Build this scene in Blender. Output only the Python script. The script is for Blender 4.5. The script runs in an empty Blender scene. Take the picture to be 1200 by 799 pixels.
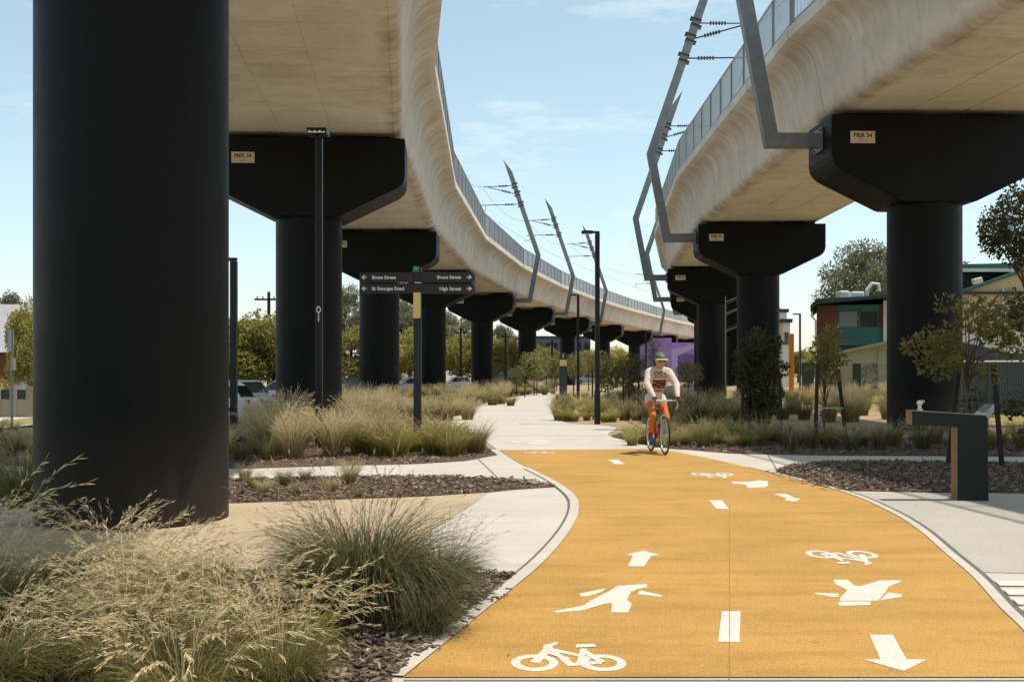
import bpy, bmesh, math, random
from mathutils import Vector, Matrix, noise
from mathutils.bvhtree import BVHTree
R = math.radians
random.seed(11)
scene = bpy.context.scene
COL = scene.collection

# ------------------------------------------------------------------ camera, sky, sun, exposure
FPX, CX, HY, EYE = 1300.0, 600.0, 437.0, 1.5      # focal length in pixels of the 1200 px photograph, horizon row, eye height
cam_d = bpy.data.cameras.new('camera'); cam = bpy.data.objects.new('camera', cam_d); COL.objects.link(cam)
cam.location = (0, 0, EYE); cam.rotation_euler = (R(90), 0, 0)
cam_d.sensor_width = 36; cam_d.lens = 36 * FPX / 1200; cam_d.shift_y = (HY - 399.5) / 1200
cam_d.clip_start = .1; cam_d.clip_end = 6000
scene.camera = cam
SUN_EL, SUN_AZ = 72.0, 88.0                        # azimuth clockwise from +Y: the sun stands over the right-hand viaduct
world = bpy.data.worlds.new('World'); scene.world = world; world.use_nodes = True
wn = world.node_tree; wn.nodes.clear()
wo = wn.nodes.new('ShaderNodeOutputWorld'); wb = wn.nodes.new('ShaderNodeBackground')
sk = wn.nodes.new('ShaderNodeTexSky'); sk.sky_type = 'NISHITA'; sk.sun_disc = False
sk.sun_elevation = R(SUN_EL); sk.sun_rotation = R(SUN_AZ); sk.air_density = 1.0; sk.dust_density = 0.6; sk.ozone_density = 1.0
hs = wn.nodes.new('ShaderNodeHueSaturation'); hs.inputs['Saturation'].default_value = 0.74; hs.inputs['Hue'].default_value = 0.468
tcw = wn.nodes.new('ShaderNodeTexCoord'); mpw = wn.nodes.new('ShaderNodeMapping'); mpw.inputs['Scale'].default_value = (2.2, 2.2, 9.0); mpw.inputs['Location'].default_value = (0.0, 0.1, 0.33)
nzw = wn.nodes.new('ShaderNodeTexNoise'); nzw.inputs['Scale'].default_value = 2.1; nzw.inputs['Detail'].default_value = 7; nzw.inputs['Roughness'].default_value = .58
rpw = wn.nodes.new('ShaderNodeValToRGB'); rpw.color_ramp.elements[0].position = .60; rpw.color_ramp.elements[1].position = .84
rpw.color_ramp.elements[1].color = (.75, .75, .75, 1)
mxw = wn.nodes.new('ShaderNodeMixRGB'); mxw.inputs[2].default_value = (6.6, 6.7, 6.6, 1)
wn.links.new(tcw.outputs['Generated'], mpw.inputs[0]); wn.links.new(mpw.outputs[0], nzw.inputs[0]); wn.links.new(nzw.outputs[0], rpw.inputs[0])
wn.links.new(sk.outputs[0], hs.inputs['Color']); wn.links.new(hs.outputs[0], mxw.inputs[1]); wn.links.new(rpw.outputs[0], mxw.inputs[0])
wn.links.new(mxw.outputs[0], wb.inputs[0]); wb.inputs[1].default_value = 0.145
wn.links.new(wb.outputs[0], wo.inputs[0])
sun_d = bpy.data.lights.new('sun', 'SUN'); sun = bpy.data.objects.new('sun', sun_d); COL.objects.link(sun)
sun_d.energy = 3.7; sun_d.angle = R(0.55); sun_d.color = (1.0, .93, .82)
sd = Vector((math.cos(R(SUN_EL)) * math.sin(R(SUN_AZ)), math.cos(R(SUN_EL)) * math.cos(R(SUN_AZ)), math.sin(R(SUN_EL))))
sun.rotation_euler = (-sd).to_track_quat('-Z', 'Y').to_euler(); sun.location = (30, 0, 60)
vs = scene.view_settings; vs.view_transform = 'Standard'; vs.look = 'None'; vs.gamma = 1; vs.use_curve_mapping = False; vs.exposure = 0.28
scene.cycles.use_denoising = True
scene.cycles.max_bounces = 9; scene.cycles.diffuse_bounces = 6; scene.cycles.transparent_max_bounces = 6

# ------------------------------------------------------------------ helpers
def G(px, py, z=0.0):
    "ground point seen at a pixel of the photograph (projected onto height z)"
    Y = (EYE - z) * FPX / (py - HY)
    return Vector(((px - CX) * Y / FPX, Y, z))
def AT(px, py, Y):
    "point seen at a pixel at distance Y"
    return Vector(((px - CX) * Y / FPX, Y, EYE + (HY - py) * Y / FPX))
def XA(px, Y): return (px - CX) * Y / FPX

class MB:
    def __init__(s): s.v = []; s.f = []; s.m = []; s.uv = []
    def add(s, vs, fs, m=0):
        o = len(s.v); s.v += [tuple(p) for p in vs]
        for f in fs: s.f.append(tuple(i + o for i in f)); s.m.append(m)
        return s
    def box(s, c, size, m=0, rot=None):
        c = Vector(c); x, y, z = size[0] / 2, size[1] / 2, size[2] / 2
        P = [Vector((i * x, j * y, k * z)) for k in (-1, 1) for j in (-1, 1) for i in (-1, 1)]
        if rot is not None: P = [rot @ p for p in P]
        return s.add([c + p for p in P], [(0, 2, 3, 1), (4, 5, 7, 6), (0, 1, 5, 4), (2, 6, 7, 3), (0, 4, 6, 2), (1, 3, 7, 5)], m)
    def bar(s, a, b, w, h, m=0, up=(0, 0, 1), w2=None, h2=None):
        a = Vector(a); b = Vector(b); d = (b - a).normalized(); up = Vector(up)
        if abs(d.dot(up)) > .98: up = Vector((0, 1, 0))
        sx = d.cross(up).normalized(); uy = sx.cross(d)
        w2 = w if w2 is None else w2; h2 = h if h2 is None else h2
        P = []
        for p, ww, hh in ((a, w, h), (b, w2, h2)):
            for i, j in ((-1, -1), (1, -1), (1, 1), (-1, 1)): P.append(p + sx * i * ww / 2 + uy * j * hh / 2)
        return s.add(P, [(0, 1, 2, 3), (7, 6, 5, 4), (0, 4, 5, 1), (1, 5, 6, 2), (2, 6, 7, 3), (3, 7, 4, 0)], m)
    def tube(s, pts, r, n=8, m=0, cap=True):
        pts = [Vector(p) for p in pts]; rs = r if isinstance(r, (list, tuple)) else [r] * len(pts)
        rings = []; prev = None
        for i, p in enumerate(pts):
            d = (pts[min(i + 1, len(pts) - 1)] - pts[max(i - 1, 0)]).normalized()
            if prev is None:
                q = Vector((0, 0, 1)) if abs(d.z) < .9 else Vector((1, 0, 0)); prev = d.cross(q).normalized()
            prev = (prev - d * prev.dot(d)).normalized(); b = d.cross(prev)
            rings.append([p + (prev * math.cos(2 * math.pi * k / n) + b * math.sin(2 * math.pi * k / n)) * rs[i] for k in range(n)])
        V = [q for ring in rings for q in ring]; F = []
        for i in range(len(pts) - 1):
            for k in range(n):
                k2 = (k + 1) % n; F.append((i * n + k, i * n + k2, (i + 1) * n + k2, (i + 1) * n + k))
        if cap: F.append(tuple(range(n - 1, -1, -1))); F.append(tuple((len(pts) - 1) * n + k for k in range(n)))
        return s.add(V, F, m)
    def prism(s, poly, a, b, m=0, axis='y'):
        "polygon (u,w) extruded along an axis: y -> (u,a..b,w); z -> (u,w,a..b); x -> (a..b,u,w)"
        mk = {'y': lambda u, w, t: (u, t, w), 'z': lambda u, w, t: (u, w, t), 'x': lambda u, w, t: (t, u, w)}[axis]
        n = len(poly)
        V = [mk(u, w, a) for u, w in poly] + [mk(u, w, b) for u, w in poly]
        F = [tuple(range(n)), tuple(range(2 * n - 1, n - 1, -1))] + [(i, i + n, (i + 1) % n + n, (i + 1) % n) for i in range(n)]
        return s.add(V, F, m)
    def lathe(s, prof, c=(0, 0, 0), n=16, m=0):
        V = []; F = []; c = Vector(c)
        for r, z in prof:
            for k in range(n): V.append(c + Vector((r * math.cos(2 * math.pi * k / n), r * math.sin(2 * math.pi * k / n), z)))
        for i in range(len(prof) - 1):
            for k in range(n):
                k2 = (k + 1) % n; F.append((i * n + k, i * n + k2, (i + 1) * n + k2, (i + 1) * n + k))
        F.append(tuple(range(n - 1, -1, -1))); F.append(tuple((len(prof) - 1) * n + k for k in range(n)))
        return s.add(V, F, m)
    def sphere(s, c, r, n=10, m=0, sc=(1, 1, 1)):
        V = []; F = []; c = Vector(c); h = n // 2 + 1
        for i in range(h + 1):
            t = math.pi * i / h
            for k in range(n): V.append(c + Vector((r * sc[0] * math.sin(t) * math.cos(2 * math.pi * k / n), r * sc[1] * math.sin(t) * math.sin(2 * math.pi * k / n), r * sc[2] * math.cos(t))))
        for i in range(h):
            for k in range(n):
                k2 = (k + 1) % n; F.append((i * n + k, (i + 1) * n + k, (i + 1) * n + k2, i * n + k2))
        return s.add(V, F, m)
    def text(s, txt, size, origin, xdir=(1, 0, 0), ydir=(0, 0, 1), align='LEFT', m=0, bold=0.0):
        cu = bpy.data.curves.new('t', 'FONT'); cu.body = txt; cu.size = size; cu.align_x = align; cu.offset = bold; cu.resolution_u = 3
        o = bpy.data.objects.new('t', cu); COL.objects.link(o)
        dg = bpy.context.evaluated_depsgraph_get(); me = bpy.data.meshes.new_from_object(o.evaluated_get(dg))
        X, Y, O = Vector(xdir), Vector(ydir), Vector(origin)
        s.add([O + X * v.co.x + Y * v.co.y for v in me.vertices], [tuple(p.vertices) for p in me.polygons], m)
        bpy.data.objects.remove(o); bpy.data.curves.remove(cu); bpy.data.meshes.remove(me)
        return s
    def build(s, name, mats, parent=None, loc=None, smooth=False, bevel=0.0, clean=False, edge_split=None):
        me = bpy.data.meshes.new(name); me.from_pydata(s.v, [], s.f)
        mats = mats if isinstance(mats, (list, tuple)) else [mats]
        for mm in mats: me.materials.append(mm)
        if len(mats) > 1: me.polygons.foreach_set('material_index', s.m)
        if s.uv:
            ul = me.uv_layers.new(name='UVMap')
            for lp in me.loops: ul.data[lp.index].uv = s.uv[lp.vertex_index]
        if clean or bevel:
            bm = bmesh.new(); bm.from_mesh(me)
            if clean: bmesh.ops.remove_doubles(bm, verts=bm.verts, dist=1e-4)
            bmesh.ops.recalc_face_normals(bm, faces=bm.faces)
            if bevel:
                ed = [e for e in bm.edges if len(e.link_faces) == 2 and e.calc_face_angle(0) > R(30)]
                bmesh.ops.bevel(bm, geom=ed, offset=bevel, segments=2, profile=.5, affect='EDGES', clamp_overlap=True)
            bm.to_mesh(me); bm.free()
        if smooth:
            me.polygons.foreach_set('use_smooth', [True] * len(me.polygons))
            if smooth != 'all': me.set_sharp_from_angle(angle=R(38))
        me.update()
        o = bpy.data.objects.new(name, me); COL.objects.link(o)
        if parent is not None: o.parent = parent
        if loc is not None: o.location = loc
        return o

def tag(o, label, cat, group=None, kind=None):
    if label: o['label'] = label
    if cat: o['category'] = cat
    if group: o['group'] = group
    if kind: o['kind'] = kind
    return o
def thing(name, label, cat, loc=(0, 0, 0), rz=0.0, group=None):
    o = bpy.data.objects.new(name, None); COL.objects.link(o); o.location = loc; o.rotation_euler = (0, 0, rz); o.empty_display_size = .3
    return tag(o, label, cat, group)
def dup(root, loc, rz=0.0, label=None, group=None, scale=None):
    r = root.copy(); COL.objects.link(r); r.location = loc; r.rotation_euler = (0, 0, rz)
    if scale is not None: r.scale = scale if isinstance(scale, (tuple, list)) else (scale,) * 3
    if label: r['label'] = label
    if group: r['group'] = group
    for ch in list(root.children):
        c = ch.copy(); COL.objects.link(c); c.parent = r
        for g in list(ch.children):
            d = g.copy(); COL.objects.link(d); d.parent = c
    return r

# ------------------------------------------------------------------ materials
def new_mat(name):
    m = bpy.data.materials.new(name); m.use_nodes = True
    nt = m.node_tree; return m, nt, nt.nodes['Principled BSDF'], nt.nodes['Material Output']
def N(nt, kind, **kw):
    n = nt.nodes.new(kind)
    for k, v in kw.items():
        if k in n.inputs: n.inputs[k].default_value = v
        else: setattr(n, k, v)
    return n
def rgba(c): return (c[0], c[1], c[2], 1)
def mul(c, k): return tuple(min(1, x * k) for x in c)
def simple(name, c, rough=.6, var=.12, scale=3.0, bump=0.0, bscale=60.0, metal=0.0, c2=None, spec=.4):
    "plain colour broken up by two noises (tone, fine grain), with an optional bump"
    m, nt, b, out = new_mat(name); L = nt.links.new
    tc = N(nt, 'ShaderNodeTexCoord')
    n1 = N(nt, 'ShaderNodeTexNoise', Scale=scale, Detail=6.0, Roughness=.6); L(tc.outputs['Object'], n1.inputs['Vector'])
    rp = N(nt, 'ShaderNodeValToRGB'); rp.color_ramp.elements[0].position = .3; rp.color_ramp.elements[1].position = .72
    rp.color_ramp.elements[0].color = rgba(mul(c, 1 - var)); rp.color_ramp.elements[1].color = rgba(c2 if c2 else mul(c, 1 + var))
    L(n1.outputs['Fac'], rp.inputs[0]); L(rp.outputs[0], b.inputs['Base Color'])
    b.inputs['Roughness'].default_value = rough; b.inputs['Metallic'].default_value = metal; b.inputs['Specular IOR Level'].default_value = spec
    if bump:
        n2 = N(nt, 'ShaderNodeTexNoise', Scale=bscale, Detail=3.0); L(tc.outputs['Object'], n2.inputs['Vector'])
        bp = N(nt, 'ShaderNodeBump', Strength=bump, Distance=.02); L(n2.outputs['Fac'], bp.inputs['Height']); L(bp.outputs[0], b.inputs['Normal'])
    return m
def speckled(name, c, dark, amount, light=None, gscale=220.0, var=.1, rough=.85, bump=.25, big=.7, stain=None, grit=0.0):
    "paving: grain specks of a darker and a lighter stone over a mottled base"
    m, nt, b, out = new_mat(name); L = nt.links.new
    tc = N(nt, 'ShaderNodeTexCoord'); O = tc.outputs['Object']
    n1 = N(nt, 'ShaderNodeTexNoise', Scale=big, Detail=8.0, Roughness=.65); L(O, n1.inputs['Vector'])
    rp = N(nt, 'ShaderNodeValToRGB'); e = rp.color_ramp.elements; e[0].position = .32; e[1].position = .7
    e[0].color = rgba(mul(c, 1 - var)); e[1].color = rgba(mul(c, 1 + var)); L(n1.outputs['Fac'], rp.inputs[0])
    n2 = N(nt, 'ShaderNodeTexNoise', Scale=gscale, Detail=2.0, Roughness=.7); L(O, n2.inputs['Vector'])
    r2 = N(nt, 'ShaderNodeValToRGB'); e = r2.color_ramp.elements; e[0].position = .53; e[1].position = .64
    L(n2.outputs['Fac'], r2.inputs[0])
    n3 = N(nt, 'ShaderNodeTexNoise', Scale=6.0, Detail=4.0); L(O, n3.inputs['Vector'])
    mm = N(nt, 'ShaderNodeMath', operation='MULTIPLY'); L(r2.outputs[0], mm.inputs[0])
    mr = N(nt, 'ShaderNodeMapRange'); mr.inputs[1].default_value = .3; mr.inputs[2].default_value = .7; mr.inputs[3].default_value = amount * .45; mr.inputs[4].default_value = amount
    L(n3.outputs['Fac'], mr.inputs[0]); L(mr.outputs[0], mm.inputs[1])
    mx = N(nt, 'ShaderNodeMixRGB'); mx.inputs[2].default_value = rgba(dark); L(mm.outputs[0], mx.inputs[0]); L(rp.outputs[0], mx.inputs[1])
    last = mx
    if light:
        v = N(nt, 'ShaderNodeTexNoise', Scale=gscale * .8, Detail=2.0); mp = N(nt, 'ShaderNodeMapping'); mp.inputs['Location'].default_value = (7, 3, 1); L(O, mp.inputs[0]); L(mp.outputs[0], v.inputs['Vector'])
        r3 = N(nt, 'ShaderNodeValToRGB'); e = r3.color_ramp.elements; e[0].position = .6; e[1].position = .7; L(v.outputs['Fac'], r3.inputs[0])
        m2 = N(nt, 'ShaderNodeMixRGB'); m2.inputs[2].default_value = rgba(light); L(r3.outputs[0], m2.inputs[0]); L(last.outputs[0], m2.inputs[1]); last = m2
    if stain:
        n4 = N(nt, 'ShaderNodeTexNoise', Scale=1.3, Detail=9.0, Roughness=.7); mp = N(nt, 'ShaderNodeMapping'); mp.inputs['Scale'].default_value = (.5, 2.2, 1); L(O, mp.inputs[0]); L(mp.outputs[0], n4.inputs['Vector'])
        r4 = N(nt, 'ShaderNodeValToRGB'); e = r4.color_ramp.elements; e[0].position = .48; e[1].position = .70; e[1].color = (.8, .8, .8, 1); L(n4.outputs['Fac'], r4.inputs[0])
        m3 = N(nt, 'ShaderNodeMixRGB'); m3.inputs[2].default_value = rgba(stain); L(r4.outputs[0], m3.inputs[0]); L(last.outputs[0], m3.inputs[1]); last = m3
    if grit:
        n5 = N(nt, 'ShaderNodeTexNoise', Scale=34.0, Detail=4.0, Roughness=.75); L(O, n5.inputs['Vector'])
        r5 = N(nt, 'ShaderNodeValToRGB'); e = r5.color_ramp.elements; e[0].position = .60; e[1].position = .68; e[1].color = (grit, grit, grit, 1); L(n5.outputs['Fac'], r5.inputs[0])
        m5 = N(nt, 'ShaderNodeMixRGB'); m5.inputs[2].default_value = rgba(dark); L(r5.outputs[0], m5.inputs[0]); L(last.outputs[0], m5.inputs[1]); last = m5
    L(last.outputs[0], b.inputs['Base Color']); b.inputs['Roughness'].default_value = rough; b.inputs['Specular IOR Level'].default_value = .25
    bp = N(nt, 'ShaderNodeBump', Strength=bump, Distance=.006); L(n2.outputs['Fac'], bp.inputs['Height']); L(bp.outputs[0], b.inputs['Normal'])
    return m
def leaf(name, c, c2, trans=.35, rough=.55, objvar=.25):
    "foliage: colour varies leaf by leaf and plant by plant; light passes through"
    m, nt, b, out = new_mat(name); L = nt.links.new
    g = N(nt, 'ShaderNodeNewGeometry'); oi = N(nt, 'ShaderNodeObjectInfo')
    mx = N(nt, 'ShaderNodeMixRGB'); mx.inputs[1].default_value = rgba(c); mx.inputs[2].default_value = rgba(c2); L(g.outputs['Random Per Island'], mx.inputs[0])
    hv = N(nt, 'ShaderNodeHueSaturation'); mr = N(nt, 'ShaderNodeMapRange'); mr.inputs[3].default_value = 1 - objvar; mr.inputs[4].default_value = 1 + objvar
    L(oi.outputs['Random'], mr.inputs[0]); L(mr.outputs[0], hv.inputs['Value']); L(mx.outputs[0], hv.inputs['Color'])
    L(hv.outputs[0], b.inputs['Base Color']); b.inputs['Roughness'].default_value = rough; b.inputs['Specular IOR Level'].default_value = .3
    t = N(nt, 'ShaderNodeBsdfTranslucent'); L(hv.outputs[0], t.inputs[0]); ms = N(nt, 'ShaderNodeMixShader'); ms.inputs[0].default_value = trans
    L(b.outputs[0], ms.inputs[1]); L(t.outputs[0], ms.inputs[2]); L(ms.outputs[0], out.inputs[0])
    return m
def island(name, cols, rough=.9):
    m, nt, b, out = new_mat(name); L = nt.links.new
    g = N(nt, 'ShaderNodeNewGeometry'); rp = N(nt, 'ShaderNodeValToRGB'); e = rp.color_ramp.elements
    for i, c in enumerate(cols):
        p = i / (len(cols) - 1)
        if i < 2: e[i].position = 0 if i == 0 else 1
        if 0 < i < len(cols) - 1: x = e.new(p); x.color = rgba(c)
    e[0].color = rgba(cols[0]); e[len(e) - 1].color = rgba(cols[-1])
    L(g.outputs['Random Per Island'], rp.inputs[0]); L(rp.outputs[0], b.inputs['Base Color']); b.inputs['Roughness'].default_value = rough
    return m
def glass(name, c=(.02, .03, .035), rough=.05):
    m, nt, b, out = new_mat(name); b.inputs['Base Color'].default_value = rgba(c); b.inputs['Roughness'].default_value = rough
    b.inputs['Specular IOR Level'].default_value = .8; return m
def ribbed(name, c, axis, pitch, rough=.5, depth=.5):
    "corrugated sheet: ribs as bump along one object axis"
    m, nt, b, out = new_mat(name); L = nt.links.new
    tc = N(nt, 'ShaderNodeTexCoord'); w = N(nt, 'ShaderNodeTexWave', Scale=2 * math.pi / pitch / 20.0 * 3.183); w.bands_direction = axis
    L(tc.outputs['Object'], w.inputs['Vector'])
    n1 = N(nt, 'ShaderNodeTexNoise', Scale=1.2, Detail=6.0); L(tc.outputs['Object'], n1.inputs['Vector'])
    rp = N(nt, 'ShaderNodeValToRGB'); e = rp.color_ramp.elements; e[0].position = .3; e[1].position = .7; e[0].color = rgba(mul(c, .86)); e[1].color = rgba(mul(c, 1.1)); L(n1.outputs['Fac'], rp.inputs[0])
    L(rp.outputs[0], b.inputs['Base Color']); b.inputs['Roughness'].default_value = rough
    bp = N(nt, 'ShaderNodeBump', Strength=depth, Distance=.03); L(w.outputs['Fac'], bp.inputs['Height']); L(bp.outputs[0], b.inputs['Normal'])
    return m
def deck_concrete():
    "precast concrete: u runs along the span, v round the section; run-down stains under the wing, form lines across the soffit"
    m, nt, b, out = new_mat('deck concrete'); L = nt.links.new
    uv = N(nt, 'ShaderNodeUVMap'); sp = N(nt, 'ShaderNodeSeparateXYZ'); L(uv.outputs[0], sp.inputs[0])
    tc = N(nt, 'ShaderNodeTexCoord')
    def nz(sx, sy, scale, det=6.0, rough=.6, off=0.0):
        mp = N(nt, 'ShaderNodeMapping'); mp.inputs['Scale'].default_value = (sx, sy, 1); mp.inputs['Location'].default_value = (off, off * .7, off)
        n = N(nt, 'ShaderNodeTexNoise', Scale=scale, Detail=det, Roughness=rough); L(uv.outputs[0], mp.inputs[0]); L(mp.outputs[0], n.inputs['Vector']); return n.outputs['Fac']
    def ramp(src, p0, p1, c0=(0, 0, 0), c1=(1, 1, 1)):
        r = N(nt, 'ShaderNodeValToRGB'); e = r.color_ramp.elements; e[0].position = p0; e[1].position = p1; e[0].color = rgba(c0); e[1].color = rgba(c1); L(src, r.inputs[0]); return r.outputs[0]
    def mth(op, a, b_=None):
        n = N(nt, 'ShaderNodeMath', operation=op)
        for i, x in enumerate((a, b_)):
            if x is None: continue
            if isinstance(x, (int, float)): n.inputs[i].default_value = x
            else: L(x, n.inputs[i])
        return n.outputs[0]
    def mix(f, a, c):
        x = N(nt, 'ShaderNodeMixRGB'); L(f, x.inputs[0]); L(a, x.inputs[1]); x.inputs[2].default_value = rgba(c); return x.outputs[0]
    col = ramp(nz(.5, .6, 1.0, 10.0, .68), .32, .68, (.64, .575, .485), (.83, .775, .69))
    streak = nz(.9, .38, 1.5, 10.0, .72, 3.0)
    col = mix(mth('MULTIPLY', ramp(streak, .50, .72), .55), col, (.42, .32, .22))
    pale = nz(.7, .5, 1.3, 9.0, .7, 11.0)
    col = mix(mth('MULTIPLY', ramp(pale, .55, .8), .5), col, (.86, .82, .75))
    fine = nz(1, 1, 22.0, 4.0, .7, 5.0)
    col = mix(mth('MULTIPLY', ramp(fine, .58, .75), .22), col, (.25, .18, .12))
    def band(lo, hi, lo2, hi2):
        a = N(nt, 'ShaderNodeMapRange'); a.interpolation_type = 'SMOOTHSTEP'; a.inputs[1].default_value = lo; a.inputs[2].default_value = hi; L(sp.outputs[1], a.inputs[0])
        c = N(nt, 'ShaderNodeMapRange'); c.interpolation_type = 'SMOOTHSTEP'; c.inputs[1].default_value = lo2; c.inputs[2].default_value = hi2; c.inputs[3].default_value = 1; c.inputs[4].default_value = 0; L(sp.outputs[1], c.inputs[0])
        return mth('MULTIPLY', a.outputs[0], c.outputs[0])
    run = ramp(nz(1.0, .10, 1.7, 10.0, .72, 8.0), .40, .66)
    col = mix(mth('MULTIPLY', mth('MULTIPLY', run, band(3.0, 4.45, 4.75, 5.05)), .45), col, (.24, .175, .115))
    low = ramp(nz(.9, .5, 1.5, 6.0, .6, 15.0), .34, .66)
    col = mix(mth('MULTIPLY', mth('MULTIPLY', low, band(2.1, 2.5, 2.6, 3.0)), .6), col, (.23, .16, .10))
    fr = mth('FRACT', mth('DIVIDE', sp.outputs[0], 1.74)); line = mth('LESS_THAN', fr, .012)
    soff = N(nt, 'ShaderNodeMath', operation='LESS_THAN'); L(sp.outputs[1], soff.inputs[0]); soff.inputs[1].default_value = 2.5
    col = mix(mth('MULTIPLY', mth('MULTIPLY', line, soff.outputs[0]), .35), col, (.2, .14, .09))
    L(col, b.inputs['Base Color']); b.inputs['Roughness'].default_value = .88; b.inputs['Specular IOR Level'].default_value = .25
    bp = N(nt, 'ShaderNodeBump', Strength=.25, Distance=.02); L(fine, bp.inputs['Height']); L(bp.outputs[0], b.inputs['Normal'])
    return m
M = {}
M['deck'] = deck_concrete()
M['pier'] = simple('charcoal pier paint', (.0036, .0044, .0044), .5, .3, 1.1, .06, 70, spec=.18)
M['black'] = simple('black powder coat', (.0045, .0052, .0054), .42, .15, 4)
M['steel'] = simple('galvanised steel', (.20, .205, .205), .45, .16, 2.5, metal=.35)
M['rail'] = simple('grey railing steel', (.30, .32, .33), .5, .12, 2.0, metal=.2)
M['joint'] = simple('grey joint filler', (.13, .12, .11), .9, .3, 30)
M['joint_y'] = simple('worn seam in the yellow coating', (.36, .20, .05), .9, .3, 20)
def pier_paint():
    m, nt, b, out = new_mat('charcoal pier paint'); L = nt.links.new
    tc = N(nt, 'ShaderNodeTexCoord'); O = tc.outputs['Object']
    mp = N(nt, 'ShaderNodeMapping'); mp.inputs['Scale'].default_value = (5, 5, .35); L(O, mp.inputs[0]); n1 = N(nt, 'ShaderNodeTexNoise', Scale=1.0, Detail=8.0, Roughness=.7); L(mp.outputs[0], n1.inputs['Vector'])
    r1 = N(nt, 'ShaderNodeValToRGB'); e = r1.color_ramp.elements; e[0].position = .5; e[1].position = .78; e[0].color = (.0022, .0030, .0030, 1); e[1].color = (.0065, .0075, .0072, 1); L(n1.outputs['Fac'], r1.inputs[0])
    n2 = N(nt, 'ShaderNodeTexNoise', Scale=2.2, Detail=9.0, Roughness=.75); L(O, n2.inputs['Vector'])
    sp = N(nt, 'ShaderNodeSeparateXYZ'); L(O, sp.inputs[0])
    mr = N(nt, 'ShaderNodeMapRange'); mr.inputs[1].default_value = .05; mr.inputs[2].default_value = 1.1; mr.inputs[3].default_value = .75; mr.inputs[4].default_value = .0; L(sp.outputs[2], mr.inputs[0])
    mm = N(nt, 'ShaderNodeMath', operation='MULTIPLY'); L(mr.outputs[0], mm.inputs[0]); L(n2.outputs['Fac'], mm.inputs[1])
    mx = N(nt, 'ShaderNodeMixRGB'); mx.inputs[2].default_value = (.075, .055, .038, 1); L(mm.outputs[0], mx.inputs[0]); L(r1.outputs[0], mx.inputs[1])
    L(mx.outputs[0], b.inputs['Base Color']); b.inputs['Specular IOR Level'].default_value = .18
    r2 = N(nt, 'ShaderNodeMapRange'); r2.inputs[3].default_value = .38; r2.inputs[4].default_value = .68; L(n2.outputs['Fac'], r2.inputs[0]); L(r2.outputs[0], b.inputs['Roughness'])
    bp = N(nt, 'ShaderNodeBump', Strength=.12, Distance=.01); L(n2.outputs['Fac'], bp.inputs['Height']); L(bp.outputs[0], b.inputs['Normal'])
    return m
M['pier'] = pier_paint()
M['plate'] = simple('cream plate', (.60, .49, .34), .6, .06)
M['ink'] = simple('dark ink', (.03, .03, .03), .7)
M['white'] = simple('white lettering', (.78, .78, .76), .6, .05)
M['blade'] = simple('dark grey sign face', (.022, .025, .029), .45, .08)
M['yellow_strip'] = simple('pale yellow strip', (.78, .62, .22), .55, .05)
M['green'] = simple('green marker', (.02, .22, .15), .5, .1)
M['insul'] = simple('dark insulator', (.035, .03, .03), .4)
M['concrete'] = speckled('path concrete', (.53, .49, .425), (.36, .33, .28), .4, gscale=160, var=.07, stain=(.42, .385, .33), grit=.18)
M['agg'] = speckled('exposed aggregate', (.43, .395, .34), (.19, .17, .15), .8, (.58, .54, .47), gscale=95, var=.07)
M['yellow'] = speckled('yellow path coating', (.485, .278, .072), (.15, .08, .02), .95, (.64, .42, .15), gscale=85, var=.15, bump=.6, stain=(.33, .165, .032), grit=.55)
M['sand'] = speckled('compacted tan granite sand', (.46, .36, .24), (.27, .19, .115), .6, gscale=130, var=.14)
M['earth'] = speckled('dry bare earth', (.37, .265, .16), (.19, .125, .07), .7, gscale=60, var=.22, big=.5)
M['lawn'] = speckled('dry lawn', (.27, .23, .075), (.14, .12, .04), .7, (.40, .33, .15), gscale=45, var=.25, big=.4)
M['asphalt'] = speckled('asphalt', (.085, .08, .075), (.04, .04, .04), .5, (.15, .14, .13), gscale=80, var=.12)
M['mulch'] = speckled('bark mulch', (.105, .068, .046), (.03, .02, .014), .9, (.22, .16, .11), gscale=38, var=.3, bump=1.0, big=1.5)
M['chips'] = island('bark chips', [(.04, .025, .018), (.10, .062, .042), (.17, .115, .08), (.30, .225, .16), (.07, .043, .03), (.42, .34, .26)])
M['paint'] = speckled('thermoplastic white paint', (.64, .61, .55), (.40, .27, .11), .8, gscale=90, var=.07, grit=.75)
M['bark'] = simple('bark', (.12, .09, .065), .9, .3, 9, .5, 30)
M['stake'] = simple('dark hardwood stake', (.030, .024, .020), .8, .3, 8, .3, 40)
M['strap'] = simple('hessian tie', (.45, .40, .33), .9)
# ------------------------------------------------------------------ viaducts: pier positions
LP = [(-.3, -9.5), (-3.89, 11.4), (-5.91, 32.3), (-6.36, 53.2), (-5.36, 74.1), (-2.56, 95), (1.6, 115.9), (6.84, 136.8), (12.98, 157.7), (19.7, 178.6), (26.9, 199.5), (34.5, 220.4), (42.5, 241.3), (50.8, 262.2)]
RP = [(16.2, -12.2), (12.8, 8.7), (11.0, 29.6), (11.2, 50.5), (12.85, 71.4), (16.1, 92.3), (20.8, 113.2), (26.8, 134.1), (33.8, 155)]
def lcx(Y):
    for (x0, y0), (x1, y1) in zip(LP, LP[1:]):
        if Y <= y1: return x0 + (x1 - x0) * (Y - y0) / (y1 - y0)
    return LP[-1][0]
def sstep(a, b, x):
    t = max(0, min(1, (x - a) / (b - a))); return t * t * (3 - 2 * t)
def shoulder(Y): return -5.6 + 2.6 * sstep(26, 36, Y)          # where the ground steps down to the car park, measured from the left viaduct
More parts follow.
